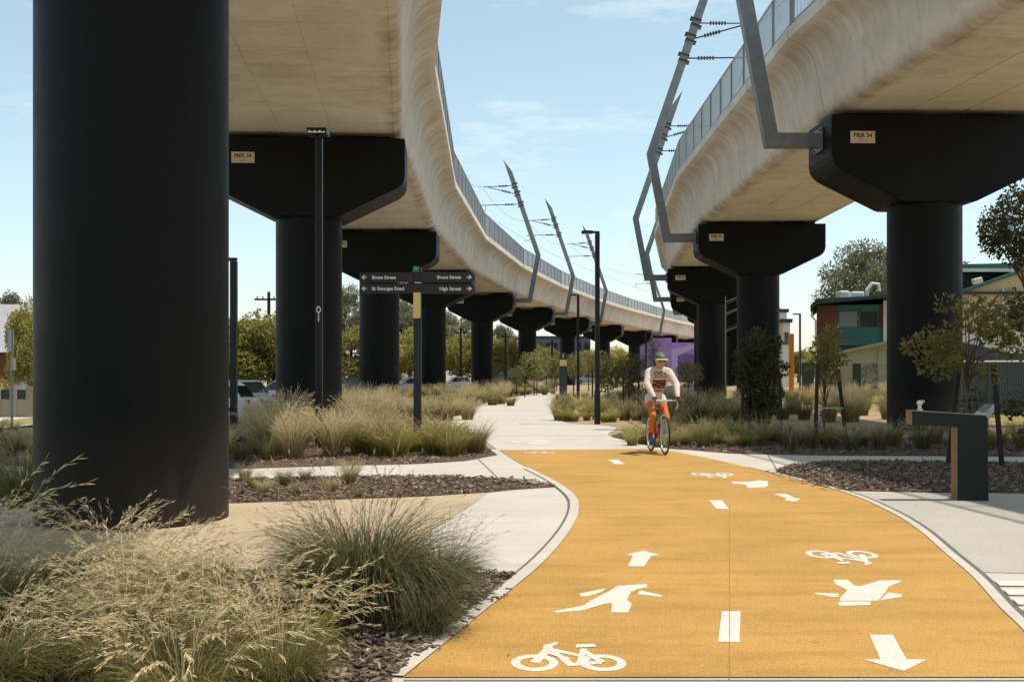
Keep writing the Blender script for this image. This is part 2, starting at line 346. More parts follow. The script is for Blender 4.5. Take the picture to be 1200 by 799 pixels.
def gz(x, y):
    d = x - (lcx(y) + shoulder(y)) if -20 < y < 262 else 5
    z = -.35 * sstep(0, 2.2, -d)
    if x > 13: z += .9 * sstep(14, 24, x) * sstep(20, 40, y) * (1 - sstep(60, 90, y)) * .5
    return z
# ------------------------------------------------------------------ ground
def axis(a, b, fine, lo, hi):
    xs = []; x = lo
    while x < hi:
        xs.append(x)
        x += fine if a <= x < b else max(fine, (abs(x - (a if x < a else b)) * .25))
    xs.append(hi); return xs
xs = axis(-26, 30, 1.0, -1500, 1500); ys = axis(-6, 150, 2.0, -300, 3000)
g = MB()
for y in ys:
    for x in xs: g.v.append((x, y, gz(x, y)))
nx = len(xs)
for j in range(len(ys) - 1):
    for i in range(nx - 1): g.f.append((j * nx + i, j * nx + i + 1, (j + 1) * nx + i + 1, (j + 1) * nx + i)); g.m.append(0)
tag(g.build('ground', M['earth'], smooth='all'), None, None, kind='structure')

def sheet(name, pts, z, m, kind='structure', bevel=None):
    "flat ground region from world points; drops a 2 cm skirt so that it has an edge"
    bm = bmesh.new(); vs_ = [bm.verts.new((p[0], p[1], z)) for p in pts]
    f = bm.faces.new(vs_); f.normal_update()
    if f.normal.z < 0: f.normal_flip()
    bmesh.ops.triangulate(bm, faces=[f], ngon_method='EAR_CLIP')
    me = bpy.data.meshes.new(name); bm.to_mesh(me); bm.free(); me.materials.append(m)
    o = bpy.data.objects.new(name, me); COL.objects.link(o); tag(o, None, None, kind=kind); return o
def gp(lst): return [G(*p) for p in lst]
def smooth_line(P, n=5):
    "Catmull-Rom through ground points"
    P = [Vector(p) for p in P]; out = []
    for i in range(len(P) - 1):
        p0, p1, p2, p3 = P[max(i - 1, 0)], P[i], P[i + 1], P[min(i + 2, len(P) - 1)]
        for k in range(n):
            t = k / n; out.append(.5 * ((2 * p1) + (p2 - p0) * t + (2 * p0 - 5 * p1 + 4 * p2 - p3) * t * t + (3 * p1 - p0 - 3 * p2 + p3) * t ** 3))
    out.append(P[-1]); return out
Z1, Z2, Z3 = .006, .012, .017
YL = smooth_line(gp([(473, 795.5), (520, 757), (560, 724), (600, 692), (636, 661), (660, 634), (674, 612), (678.5, 595), (674, 582), (655, 567), (630, 554), (606, 541.5), (585, 528)]))
YR = smooth_line(gp([(760, 526.5), (800, 531.5), (850, 542), (913, 557), (990, 578), (1039, 599), (1073.5, 620), (1108, 650), (1140, 678), (1171, 713), (1202, 744), (1236, 795.5)]))
sheet('plaza_concrete', [(-9.2, 1.5), (14, 1.5), (14, 20.9), (2.5, 21.7), (-.3, 21.7), (-8.8, 20.3)], Z1, M['concrete'])
mp_left = smooth_line(gp([(583, 527.5), (560, 511), (540, 501), (531, 494), (538, 487), (552, 480), (575, 471.5), (600, 466), (625, 462), (652, 459)]))
mp_right = smooth_line(gp([(668, 459), (652, 465), (645, 473), (647, 483), (655, 491), (668, 496.5), (700, 498), (722, 502), (712, 510), (735, 517), (762, 523), (800, 529)]))
sheet('main_path', mp_left + mp_right, Z1 + .003, M['concrete'])
sheet('side_path', gp([(120, 502), (300, 503.5), (440, 503), (535, 503), (529, 495), (440, 497), (300, 498.5), (120, 498)]), Z1 + .002, M['concrete'])
sheet('yellow_path', YL + YR, Z2, M['yellow'])
M1 = gp([(-150, 544), (120, 548), (280, 549.7), (385, 546.5), (489, 544), (545, 540.5), (583, 533.5), (560, 516), (545, 507.5), (520, 503.5), (440, 503.5), (300, 504), (0, 504), (-150, 507)])
M1b = gp([(290, 497.5), (440, 496.5), (500, 495), (526, 493), (534, 486), (549, 479.5), (572, 471), (598, 465.5), (622, 461.5), (650, 458.5), (640, 456), (560, 457), (470, 462), (380, 472), (300, 486)])
M2 = gp([(-150, 568), (60, 567), (280, 562), (420, 559), (524, 559), (585, 561), (630, 565), (654, 571), (600, 574.5), (577, 577), (503, 582), (280, 590), (45, 594), (-150, 592)])
SAND = gp([(60, 612), (280, 590.5), (503, 582.5), (570, 578.5), (556, 590), (500, 625), (440, 660), (420, 671), (200, 671.5), (-170, 672), (-150, 620)])
M3 = gp([(-260, 672.5), (420, 671.5), (556, 671), (604, 674.5), (586, 691), (548, 722), (508, 756), (460, 796), (455, 840), (-260, 840)])
M4 = smooth_line(gp([(985, 575.5), (960, 570), (935, 562), (912, 555), (912, 551), (925, 546.5), (950, 543.3), (990, 541.3), (1050, 541.3), (1200, 543)]), 4) + gp([(1360, 545), (1360, 580), (1200, 578.5), (1080, 577.5)])
M5 = gp([(716, 511), (735, 516), (762, 522), (800, 527), (860, 532), (960, 534), (1200, 535.5), (1360, 536), (1360, 514), (1040, 513), (820, 512), (760, 508.5), (738, 506)])
for nm, poly in (('mulch_bed', M1), ('mulch_bed', M1b), ('mulch_bed', M2), ('mulch_bed', M3), ('mulch_bed', M4), ('mulch_bed', M5)): sheet(nm, poly, Z2 + .0015, M['mulch'])
sheet('sand_surface', SAND, Z2, M['sand'])
rb = [p for p in YR if G(990, 578).y >= p.y >= G(1143, 677).y]
sheet('aggregate_paving', gp([(1360, 677), (1360, 581)]) + [p + Vector((.12, 0.02, 0)) for p in rb], Z2 - .002, M['agg'])
def offset_strip(name, line, a, b, z, m, h=0.0):
    mb = MB(); n = len(line)
    for i, p in enumerate(line):
        d = (Vector(line[min(i + 1, n - 1)]) - Vector(line[max(i - 1, 0)])); d.z = 0; d.normalize(); nn = Vector((-d.y, d.x, 0))
        for o in (a, b): q = Vector(p) + nn * o; mb.v.append((q.x, q.y, z))
    for i in range(n - 1): mb.f.append((2 * i, 2 * i + 1, 2 * i + 3, 2 * i + 2)); mb.m.append(0)
    o = mb.build(name, m, clean=True); tag(o, None, None, kind='structure'); return o
offset_strip('path_edge_band', YL[:-8], 0.0, .10, Z3 + .001, M['concrete'])
offset_strip('path_edge_joint', YL[:-14], .10, .125, Z3, M['joint'])
offset_strip('path_edge_band', YR[12:], 0.0, .075, Z3 + .001, M['concrete'])
offset_strip('path_edge_joint', YR[18:], .075, .115, Z3, M['joint'])
# joints sawn across the slabs
j = MB()
for a, b in (((855, 590), (855, 795)), ):
    p, q = G(*a, Z2 + .003), G(*b, Z2 + .003); jy = MB(); jy.bar(p, q, .0045, .002); tag(jy.build('paving_seam', M['joint_y']), None, None, kind='structure')
for a, b in (((470, 799.0), (1300, 799.0)),):
    p, q = G(473, 795.5, Z3), G(1236, 795.5, Z3); j.bar(p + Vector((0, -.012, -.002)), q + Vector((0, -.012, -.002)), .018, .002)
for a, b in (((560, 673), (606, 675)), ((280, 549), (282, 562)), ((440, 545), (444, 559)), ((560, 537), (585, 561)), ((900, 533), (912, 552)), ((1080, 535), (1084, 541.5)), ((575, 510), (708, 510.5)), ((560, 492), (668, 492)), ((555, 481), (646, 481)), ((600, 468), (648, 468))):
    j.bar(G(*a, Z2 + .001), G(*b, Z2 + .001), .012, .002)
tag(j.build('paving_joint', M['joint']), None, None, kind='structure')
# ribbed tactile slab at the right edge of the yellow path
tp = MB()
c0, c1, c2, c3 = G(1166, 681, Z2), G(1290, 681, Z2), G(1340, 745, Z2), G(1226, 742, Z2)
for k in range(5):
    t0, t1 = k / 5, k / 5 + .11
    A0, B0 = c0.lerp(c3, t0), c1.lerp(c2, t0); A1, B1 = c0.lerp(c3, t1), c1.lerp(c2, t1)
    tp.add([A0, B0, B1, A1] + [p + Vector((0, 0, .006)) for p in (A0, B0, B1, A1)], [(4, 7, 6, 5), (0, 1, 5, 4), (1, 2, 6, 5), (2, 3, 7, 6), (3, 0, 4, 7)])
tag(tp.build('tactile_paving', M['paint'], clean=True), None, None, kind='structure')
# asphalt street and car park beyond the left viaduct, verge and footpath beyond it
def ribbon(name, f0, f1, ys_, dz, m, nseg=6):
    mb = MB()
    for y in ys_:
        a, b = f0(y), f1(y)
        for k in range(nseg + 1):
            x = a + (b - a) * k / nseg; mb.v.append((x, y, gz(x, y) + dz))
    w = nseg + 1
    for i in range(len(ys_) - 1):
        for k in range(nseg): mb.f.append((i * w + k, i * w + k + 1, (i + 1) * w + k + 1, (i + 1) * w + k)); mb.m.append(0)
    o = mb.build(name, m); tag(o, None, None, kind='structure'); return o
yy = [10 + 3 * k for k in range(60)]
ribbon('street', lambda y: lcx(y) - 10.2 - .012 * (y - 40), lambda y: lcx(y) + shoulder(y) - 2.3, yy, .008, M['asphalt'])
ribbon('kerb_strip', lambda y: lcx(y) - 10.4 - .012 * (y - 40), lambda y: lcx(y) - 10.2 - .012 * (y - 40), yy, .11, M['concrete'], 1)
ribbon('grass_verge', lambda y: lcx(y) - 12.6 - .012 * (y - 40), lambda y: lcx(y) - 10.4 - .012 * (y - 40), yy, .10, M['lawn'], 3)
ribbon('footpath', lambda y: lcx(y) - 14.0 - .012 * (y - 40), lambda y: lcx(y) - 12.6 - .012 * (y - 40), yy, .104, M['concrete'], 2)
ribbon('front_lawn', lambda y: lcx(y) - 40 - .012 * (y - 40), lambda y: lcx(y) - 14.0 - .012 * (y - 40), yy, .10, M['lawn'], 6)
# dry grass slope on the right, between viaduct and buildings
ribbon('dry_lawn', lambda y: 14.6, lambda y: 60, [22 + 3 * k for k in range(26)], .01, M['lawn'], 16)

# ------------------------------------------------------------------ viaduct pieces
ZCAP, ZSOF = 8.15, 8.31
def half_profile():
    p = [(0, 0), (.67, 0), (.685, .018), (.715, .018), (.73, 0), (2.42, 0), (2.435, .015), (2.455, .015), (2.47, .002), (2.60, .05), (2.68, .14), (2.72, .26), (2.93, 1.28), (2.955, 1.40), (2.995, 1.52), (3.05, 1.64), (3.13, 1.75), (3.23, 1.84), (3.35, 1.92), (3.49, 1.99), (3.64, 2.05), (3.66, 2.07), (3.66, 2.36), (3.63, 2.39), (3.42, 2.39), (3.38, 2.33), (3.30, 2.26), (2.75, 1.95), (2.5, 1.2)]
    return p
HP = half_profile()
PROFILE = [(-s, z) for s, z in reversed(HP)] + HP[1:]
PERIM = [0.0]
for (a, b), (c, d) in zip(HP, HP[1:]): PERIM.append(PERIM[-1] + math.hypot(c - a, d - b))
VV = list(reversed(PERIM)) + PERIM[1:]
def frames(P):
    out = []
    for i, p in enumerate(P):
        p = Vector((p[0], p[1], 0)); a = Vector((*P[i - 1], 0)) if i else None; b = Vector((*P[i + 1], 0)) if i < len(P) - 1 else None
        d0 = (p - a).normalized() if a is not None else None; d1 = (b - p).normalized() if b is not None else None
        d = ((d0 or d1) + (d1 or d0)).normalized(); n = Vector((d.y, -d.x, 0))     # n points to the right of travel
        k = 1 / max(.5, d.dot(d1 or d0)); out.append((p, d, n * k, n))
    return out
post_mb = MB(); post_mb.box((0, 0, .70), (.05, .07, 1.42)); post_mb.box((0, 0, -.02), (.16, .12, .05)); post_mb.box((.0, 0, -.1), (.07, .05, .2))
POST = None
ORD = ['first', 'second', 'third', 'fourth', 'fifth', 'sixth', 'seventh', 'eighth', 'ninth', 'tenth', 'eleventh', 'twelfth', 'thirteenth', 'fourteenth']
def span(F, i, side, word, label, posts=True):
    global POST
    (p0, d0, n0, _), (p1, d1, n1, _) = F[i], F[i + 1]
    L = (p1 - p0).length; dv = (p1 - p0) / L; org = p0.lerp(p1, .5); org = Vector((org.x, org.y, ZSOF))
    t = thing('viaduct_span', label, 'viaduct', org, 0, 'concrete spans of the %s viaduct' % word)
    mb = MB(); NP = len(PROFILE); ns = 4
    for k in range(ns + 1):
        f = .02 / L + (1 - .04 / L) * k / ns
        for q, (s, z) in enumerate(PROFILE):
            a = p0 + n0 * s; b = p1 + n1 * s; w = a.lerp(b, f)
            mb.v.append((w.x - org.x, w.y - org.y, z)); mb.uv.append((L * f + i * 7.3, VV[q]))
    for k in range(ns):
        for q in range(NP): 
            q2 = (q + 1) % NP
            mb.f.append((k * NP + q, k * NP + q2, (k + 1) * NP + q2, (k + 1) * NP + q)); mb.m.append(0)
    from mathutils.geometry import tessellate_polygon
    for tri in tessellate_polygon([[Vector((s, z, 0)) for s, z in PROFILE]]):
        mb.f.append(tuple(tri)); mb.m.append(0); mb.f.append(tuple(ns * NP + q for q in reversed(tri))); mb.m.append(0)
    gd = mb.build('girder', M['deck'], t, smooth=True)
    # joint seal filling the gap at the far end
    # railing on the side that faces the path
    rl = MB(); a0 = p0 + n0 * (side * 3.56); a1 = p1 + n1 * (side * 3.56); ln = (a1 - a0).length; dd = (a1 - a0) / ln
    def W(u, z): q = a0 + dd * u; return Vector((q.x - org.x, q.y - org.y, 2.39 + z))
    rl.bar(W(.03, 1.40), W(ln - .03, 1.40), .06, .05); rl.bar(W(.03, .10), W(ln - .03, .10), .05, .05); rl.bar(W(.03, .02), W(ln - .03, .02), .03, .03)
    nb = int(ln / .105)
    for k in range(1, nb):
        u = ln * k / nb; rl.bar(W(u, .1), W(u, 1.4), .012, .022, up=dd)
    ro = rl.build('railing', M['rail'], t)
    if posts:
        if POST is None: POST = post_mb.build('railing_post', M['steel'], None); first = True
        else: first = False
        npst = 10
        for k in range(npst + 1):
            u = .1 + (ln - .2) * k / npst
            if first: o = POST; first = False
            else: o = POST.copy(); COL.objects.link(o)
            o.parent = ro; w = W(u, 0); o.location = w; o.rotation_euler = (0, 0, math.atan2(dd.y, dd.x))
    return t
PIER_LBL = {}
def pier(F, i, word, number, label, plate=True):
    p, d, _, n = F[i]; rz = math.atan2(n.y, n.x)
    t = thing('viaduct_pier', label, 'pier', (p.x, p.y, 0), rz, 'black concrete piers of the %s viaduct' % word)
    c = MB(); c.lathe([(.95, -.5), (.95, 6.35)], n=64); c.build('column', M['pier'], t, smooth=True)
    hw = 2.82; prof = [(-hw + .02, ZCAP), (hw - .02, ZCAP), (hw, ZCAP - .03), (hw, 7.12), (hw - .03, 6.97), (hw - .1, 6.84), (hw - .24, 6.72), (1.0, 5.95), (.9, 5.92), (-.9, 5.92), (-1.0, 5.95), (-hw + .24, 6.72), (-hw + .1, 6.84), (-hw + .03, 6.97), (-hw, 7.12), (-hw, ZCAP - .03)]
    h = MB(); h.prism(prof, -.98, .98); h.build('crosshead', M['pier'], t, bevel=.035)
    for s in (-1, 1):
        b = MB(); b.box((s * 1.55, 0, ZCAP + .04), (1.7, 1.5, .08)); b.box((s * 1.55, 0, ZCAP + .117), (.8, .9, .08)); b.build('bearing', M['pier'], t)
    if plate:
        pl = MB(); cx, cz = -2.02 if word == 'right' else -1.72, 7.56
        pl.box((cx, -.993, cz), (.64, .022, .31)); po = pl.build('number_plate', M['plate'], t)
        tx = MB(); tx.text('PIER %d' % number, .155, (cx, -1.0065, cz - .005), align='CENTER', bold=.004); tx.build('plate_lettering', M['ink'], po)
        if i < 4:
            t2 = MB(); t2.text('Bell Street', .05, (cx, -1.0065, cz - .10), align='CENTER'); t2.build('plate_lettering', M['ink'], po)
    return t
def mast(F, i, side, label, group, tip_off=0.0):
    "overhead-line mast: arm from the end of the crosshead, then a box leaning out and a longer box leaning back in"
    p, d, _, n = F[i]; rz = math.atan2(n.y, n.x)
    t = thing('overhead_line_mast', label, 'mast', (p.x, p.y, 0), rz, group)
    s = side
    a, b, k, e = Vector((s * 2.83, 0, 7.66)), Vector((s * 4.14, 0, 7.66)), Vector((s * 4.86, 0, 11.5)), Vector((s * 2.15, 0, 19.4))
    m = MB()
    fb = MB(); fb.box((s * 2.86, 0, 7.66), (.06, .62, .62))
    for y in (-.24, .24):
        for z in (-.24, 0, .24): fb.box((s * 2.91, y, 7.66 + z), (.07, .06, .06))
    fb.build('base_plate', M['steel'], t, bevel=.006)
    # one bent box section with mitred corners (outline in the x-z plane), depth .3
    def off(P, w):
        out = []
        for q in range(len(P)):
            d0 = (P[q] - P[q - 1]).normalized() if q else (P[1] - P[0]).normalized(); d1 = (P[q + 1] - P[q]).normalized() if q < len(P) - 1 else d0
            bis = Vector((-(d0 + d1).z, 0, (d0 + d1).x)).normalized(); nn = Vector((-d1.z, 0, d1.x)); out.append(P[q] + bis * (w / max(.4, bis.dot(nn))))
        return out
    P = [a, b, k, e]; wd = .19
    A, B = off(P, wd), off(P, -wd)
    dtip = (e - k).normalized(); (A if s < 0 else B)[3] += dtip * .0; 
    inner = A if A[3].x * s < B[3].x * s else B
    outer = B if inner is A else A
    inner[3] += dtip * .35; outer[3] -= dtip * .85          # tip cut to a slanting point
    body = MB(); V = []
    for q in range(4):
        for pt, y in ((A[q], -.16), (A[q], .16), (B[q], .16), (B[q], -.16)): V.append((pt.x, y, pt.z))
    FF = [(0, 1, 2, 3), (15, 14, 13, 12)]
    for q in range(3):
        for r in range(4): r2 = (r + 1) % 4; FF.append((q * 4 + r, q * 4 + r2, (q + 1) * 4 + r2, (q + 1) * 4 + r))
    body.add(V, FF); body.build('mast_body', M['steel'], t, bevel=.02)
    # clamps and cantilever arms carrying the wires over the track
    def onm(z): f = (z - k.z) / (e.z - k.z); return k.lerp(e, f)
    for z in (17.45, 16.75, 15.85):
        q = onm(z); cl = MB()
        for dz in (-.14, .14): cl.box((q.x, 0, z + dz), (.52, .46, .07), rot=Matrix.Rotation(math.atan2(dtip.x, dtip.z), 3, 'Y'))
        cl.build('clamp', M['insul'], t)
    ends = {}
    def arm(z0, x1, z1):
        q = onm(z0) - Vector((s * .2, 0, 0)); e2 = Vector((x1, 0, z1)); ar = MB(); ar.tube([q, e2], .035, 6)
        L = (e2 - q).length; dr = (e2 - q) / L
        for g_ in range(6): c = q + dr * (.45 + g_ * .13); ar.tube([c, c + dr * .06], .095, 8)
        ar.build('cantilever_arm', M['insul'], t)
    arm(17.45, s * .1, 17.4); arm(16.75, s * .55, 17.36); arm(15.85, s * -.1, 15.85)
    dr = MB(); dr.tube([(s * .3, 0, 15.82), (s * .3, 0, 15.35), (s * -.3, 0, 15.3)], .025, 6); dr.build('steady_arm', M['insul'], t)
    return t
FL, FR = frames(LP), frames(RP)
for i in range(len(LP) - 1):
    lab = 'curving concrete span, %s' % (['overhead behind the nearest black pier', 'between the nearest black pier and the pier reading PIER 34', 'from the PIER 34 pier to the next pier behind', 'just behind the street-name signpost blades'][i] if i < 4 else 'the %s along the bend behind the street signpost' % ORD[i])
    span(FL, i, 1, 'left', lab, posts=(1 <= i < 10))
for i in range(len(RP) - 1):
    lab = 'fountain-side concrete span, %s' % (['overhead behind the camera', 'nearest one, ending at the big pier reading PIER 34', 'between the two nearest T-shaped piers', 'behind the second T-shaped pier'][i] if i < 4 else 'the %s span, mostly hidden by piers' % ORD[i])
    span(FR, i, -1, 'right', lab, posts=(1 <= i < 6))
for i in range(1, len(LP)):
    lab = {1: 'huge black round pier filling the frame, straw grass at its foot', 2: 'black T-shaped pier with a pale PIER 34 plate behind tall lamp post', 3: 'black T-shaped pier just behind the left blades of the street signpost', 4: 'black T-shaped pier behind the post and right blades of the street signpost'}.get(i, 'black T-shaped pier, %s from the front along the bending viaduct' % ORD[i - 1])
    pier(FL, i, 'left', 32 + i, lab, plate=i < 9)
for i in range(1, len(RP)):
    lab = {1: 'black viaduct pier beside the camera on the fountain side', 2: 'large black T-shaped pier with tan PIER 34 plate behind the drinking fountain', 3: 'black T-shaped pier behind the dense staked young tree', 4: 'black T-shaped pier with thin pole beside it, behind the dense staked tree'}.get(i, 'black T-shaped pier, %s along the fountain side viaduct' % ORD[i - 1])
    pier(FR, i, 'right', 32 + i, lab, plate=i < 7)
for i, lab in ((1, 'grey steel line mast beside the camera over the fountain side'), (2, 'nearest grey bent steel mast on the pier reading PIER 34 by the fountain'), (3, 'tall grey bent steel mast on the second fountain side pier'), (4, 'grey bent steel mast on the third fountain side pier'), (5, 'grey bent steel mast on the fourth fountain side pier'), (6, 'grey bent steel mast on the fifth fountain side pier')):
    mast(FR, i, -1, lab, 'steel line masts of the right viaduct')
for i, lab in ((5, 'nearest bent mast rising beside the bending viaduct, behind the signpost'), (6, 'second bent mast along the bending viaduct, smaller than the nearest'), (7, 'bent mast seen just behind the lamp post with an arm'), (9, 'bent mast between the lamp post and the fountain side masts'), (11, 'far tiny bent mast at the end of the bending viaduct')):
    mast(FL, i, 1, lab, 'steel line masts of the left viaduct')
def wires(P, idx, word):
    w = MB()
    for zz, sag in ((17.4, .9), (15.3, .05)):
        for a, b in zip(idx, idx[1:]):
            A, B = Vector((*P[a], zz)), Vector((*P[b], zz)); w.tube([A.lerp(B, k / 8) - Vector((0, 0, sag * 4 * (k / 8) * (1 - k / 8))) for k in range(9)], .014, 4)
    tag(w.build('overhead_wire', M['insul']), 'thin dark overhead wires strung along the %s' % word, 'overhead wire')
wires(LP, [2, 4, 5, 6, 7, 9, 11], 'bending viaduct behind the signpost')
wires(RP, [1, 2, 3, 4, 5, 6], 'viaduct on the fountain side')
# thin pole with slanted arms beside the third right pier
lt = thing('slanted_arm_pole', 'thin grey pole with slanted arms behind dense young tree', 'ladder', (XA(851, 68), 68, 0))
l = MB(); l.tube([(-.05, 0, 0.5), (-.05, 0, 6.2)], .035, 6); l.build('pole_shaft', M['steel'], lt)
for z in (6.1, 5.4, 4.3): q = MB(); q.tube([(-.05, 0, z - .25), (.75, .5, z + .05)], .035, 6); q.build('slanted_arm', M['steel'], lt)
# ------------------------------------------------------------------ painted markings on the yellow path
def mark(name, polys, label, cat='path marking', group=None):
    bm = bmesh.new()
    for poly in polys:
        vv = [bm.verts.new(tuple(p)) for p in poly]; f = bm.faces.new(vv); f.normal_update()
        if f.normal.z < 0: f.normal_flip()
        ex = bmesh.ops.extrude_face_region(bm, geom=[f]); bmesh.ops.translate(bm, verts=[v for v in ex['geom'] if isinstance(v, bmesh.types.BMVert)], vec=(0, 0, .0015))
    bmesh.ops.recalc_face_normals(bm, faces=bm.faces); bmesh.ops.triangulate(bm, faces=bm.faces[:], ngon_method='EAR_CLIP')
    me = bpy.data.meshes.new(name); bm.to_mesh(me); bm.free(); me.materials.append(M['paint'])
    o = bpy.data.objects.new(name, me); COL.objects.link(o); return tag(o, label, cat, group)
def gm(lst): return [G(x, y, Z2 + .001) for x, y in lst]
def c4(lst): return gm([(560 + x / 2.674, 500 + y / 2.674) for x, y in lst])      # traced on enlarged crops of the photograph
def c5(lst): return gm([(850 + x / 2.863, 520 + y / 2.863) for x, y in lst])
dg_ = 'centre-line dashes on the yellow path'
mark('painted_dash', [gm([(846, 716), (868, 716), (866.5, 752), (841.5, 752)])], 'nearest and largest white centre dash on the yellow path', group=dg_)
mark('painted_dash', [c4([(725, 230), (765, 230), (787, 257), (748, 257)])], 'middle white centre dash on the yellow path', group=dg_)
mark('painted_dash', [c4([(408, 103), (440, 103), (462, 117), (428, 117)])], 'farthest white centre dash, just left of the cyclist shadow', group=dg_)
mark('painted_arrow', [c4([(520, 388), (572, 402), (543, 404), (520, 437), (470, 437), (486, 403), (463, 400)])], 'white arrow pointing away up the yellow path', 'arrow marking')
mark('painted_arrow', [c5([(484, 640), (562, 639), (608, 722), (676, 722), (598, 761), (463, 722), (520, 722)])], 'big white arrow pointing toward the viewer beside walking figure', 'arrow marking')
mark('painted_arrow', [c5([(160, 167), (204, 167), (233, 181), (252, 184), (235, 193), (198, 189), (205, 183)])], 'small far white arrow near the dark mulch ellipse', 'arrow marking')
mark('painted_walker', [c4([(238, 577), (330, 560), (352, 545), (400, 520), (440, 498), (530, 492), (530, 502), (500, 508), (480, 517), (466, 540), (483, 555), (470, 581), (417, 581), (421, 552), (400, 553), (330, 574), (245, 582)]),
     c4([(318, 522), (402, 505), (388, 517), (345, 531), (322, 531)]), c4([(508, 512), (576, 527), (574, 533), (500, 524)])], 'white walking figure beside the arrow pointing away', 'walker marking')
mark('painted_walker', [c5([(298, 499), (378, 502), (382, 514), (362, 513), (302, 504)]), c5([(362, 455), (410, 455), (432, 475), (452, 477), (520, 458), (588, 457), (586, 463), (548, 478), (536, 498), (512, 526), (384, 526), (386, 514), (410, 490), (370, 470)]),
     c5([(516, 525), (548, 498), (592, 505), (590, 513)]), c5([(376, 534), (392, 528), (488, 528), (488, 540), (384, 543)])], 'white walking figure below the small white bicycle symbol', 'walker marking')
mark('painted_walker', [c4([(796, 171), (850, 172), (880, 167), (909, 170), (909, 184), (900, 190), (845, 191), (840, 181), (800, 178)])], 'far small white walking figure beside far bicycle symbol', 'walker marking')
def ring(c, ax, ay, r0, r1, n=28, gap=None):
    out = []
    for k in range(n):
        a0, a1 = 2 * math.pi * k / n, 2 * math.pi * (k + 1) / n
        if gap and gap[0] < (a0 + a1) / 2 < gap[1]: continue
        P = lambda a, r: c + ax * (r * math.cos(a)) + ay * (r * math.sin(a))
        out.append([P(a0, r0), P(a1, r0), P(a1, r1), P(a0, r1)])
    return out
def stroke(a, b, w):
    d = (b - a); nn = Vector((-d.y, d.x, 0)).normalized() * w / 2; return [a + nn, b + nn, b - nn, a - nn]
def bike_symbol(pxw0, pxw1, yh, label, flip=1):
    "white bicycle: two rings, frame, saddle, bars; wheel centres at two pixels, yh = length of one unit along the path"
    a, b = G(*pxw0, Z2 + .001), G(*pxw1, Z2 + .001); ax = (b - a) / 2.0; ay = Vector((0, 1, 0)) * yh * flip; c = (a + b) / 2
    L = lambda x, y: c + ax * x + ay * y * 1.5
    polys = []
    for s in (-1, 1): polys += ring(L(s, 0), ax, ay, .43, .70, gap=(1.1, 1.35) if s < 0 else None)
    nring = len(polys)
    S = lambda p, q, w: polys.append(stroke(L(*p), L(*q), w * ax.length))
    S((-1, 0), (-.55, .78), .30); S((-.55, .78), (-.55, 1.0), .30); polys.append([L(-.62, .93), L(-.30, 1.02), L(-.18, 1.22), L(-.34, 1.22), L(-.45, 1.1), L(-.66, 1.06)])
    polys.append([L(-.62, .72), L(.42, .30), L(.36, .48), L(-.55, .90)])
    polys.append([L(-.5, .68), L(-.26, .58), L(.2, -.12), L(-.05, -.2)])
    polys.append([L(-.05, -.22), L(.98, -.08), L(.98, .1), L(.2, -.02)])
    polys.append([L(.22, -.06), L(.42, -.02), L(.66, .78), L(.46, .82)]); polys.append([L(.30, .86), L(.98, .92), L(.92, 1.1), L(.36, 1.06)]); S((1, 0), (.52, .66), .24)
    polys.append([L(-.62, .52), L(.0, .12), L(.08, .22), L(-.52, .6)])
    # strips that lie over each other would share a plane: stack them by a fraction of a millimetre
    polys = [[p + Vector((0, 0, .0002 * max(0, i - nring + 1))) for p in q] for i, q in enumerate(polys)]
    mark('painted_bicycle', polys, label, 'bicycle marking')
bike_symbol((626.5, 776), (706, 776), .235, 'largest white bicycle symbol at the near edge of yellow path')
bike_symbol((1010, 649.3), (962, 649.3), .28, 'white bicycle symbol above the walking figure beside far-side arrow', -1)
bike_symbol((849, 555.5), (820, 555.5), .34, 'far white bicycle symbol near the small walking figure', -1)
bike_symbol((621, 530.3), (643, 530.3), .2, 'faint far white bicycle symbol at the far edge of yellow path')
for x0, x1, y in ((618, 645, 519.5), (598, 606, 518), (628, 640, 517)):
    mark('painted_dash', [gm([(x0, y - 1), (x1, y - 1), (x1 + 1, y + 1), (x0 + 1, y + 1)])], 'faint pale mark on the concrete path beyond the yellow path', group='faint marks on the concrete path')

# ------------------------------------------------------------------ lamp posts and signs
def lamp_post(px, py, htop, pw, label, arm=(-.46, 0), base=True):
    p = G(px, py); t = thing('lamp_post', label, 'lamp post', (p.x, p.y, 0), 0, 'black lamp posts along the path')
    b = MB(); b.box((0, 0, htop / 2 - .02), (pw, pw, htop)); b.build('pole', M['black'], t, bevel=.008)
    if base: q = MB(); q.box((0, 0, .5), (pw * 1.25, pw * 1.25, 1.0)); q.build('base', M['black'], t, bevel=.01)
    h = MB(); a = Vector((arm[0], arm[1], 0)); an = a.normalized()
    h.bar(Vector((0, 0, htop + .02)) - an * pw / 2, Vector((0, 0, htop + .02)) + a * .3, .09, .06); h.bar(Vector((0, 0, htop + .02)) + a * .3, Vector((0, 0, htop + .02)) + a, .24, .085)
    ho = h.build('lamp_head', M['black'], t, bevel=.008)
    l = MB()
    l.bar(Vector((0, 0, htop - .027)) + a * .38, Vector((0, 0, htop - .027)) + a * .92, .15, .012)
    l.build('lens', M['white'], ho); return t
lamp_post(274, 522, 3.83, .135, 'short black lamp post close beside the huge near pier', (-.42, 0), False)
lamp_post(700, 497, 5.6, .135, 'tall black lamp post with arm, in grass near the cyclist')
lamp_post(677.5, 468, 5.9, .14, 'thin black lamp post farther up the path than the arm lamp', (-.4, .1))
lamp_post(757, 462, 4.4, .12, 'small far black lamp post in front of the purple wall', (.3, .1), False)
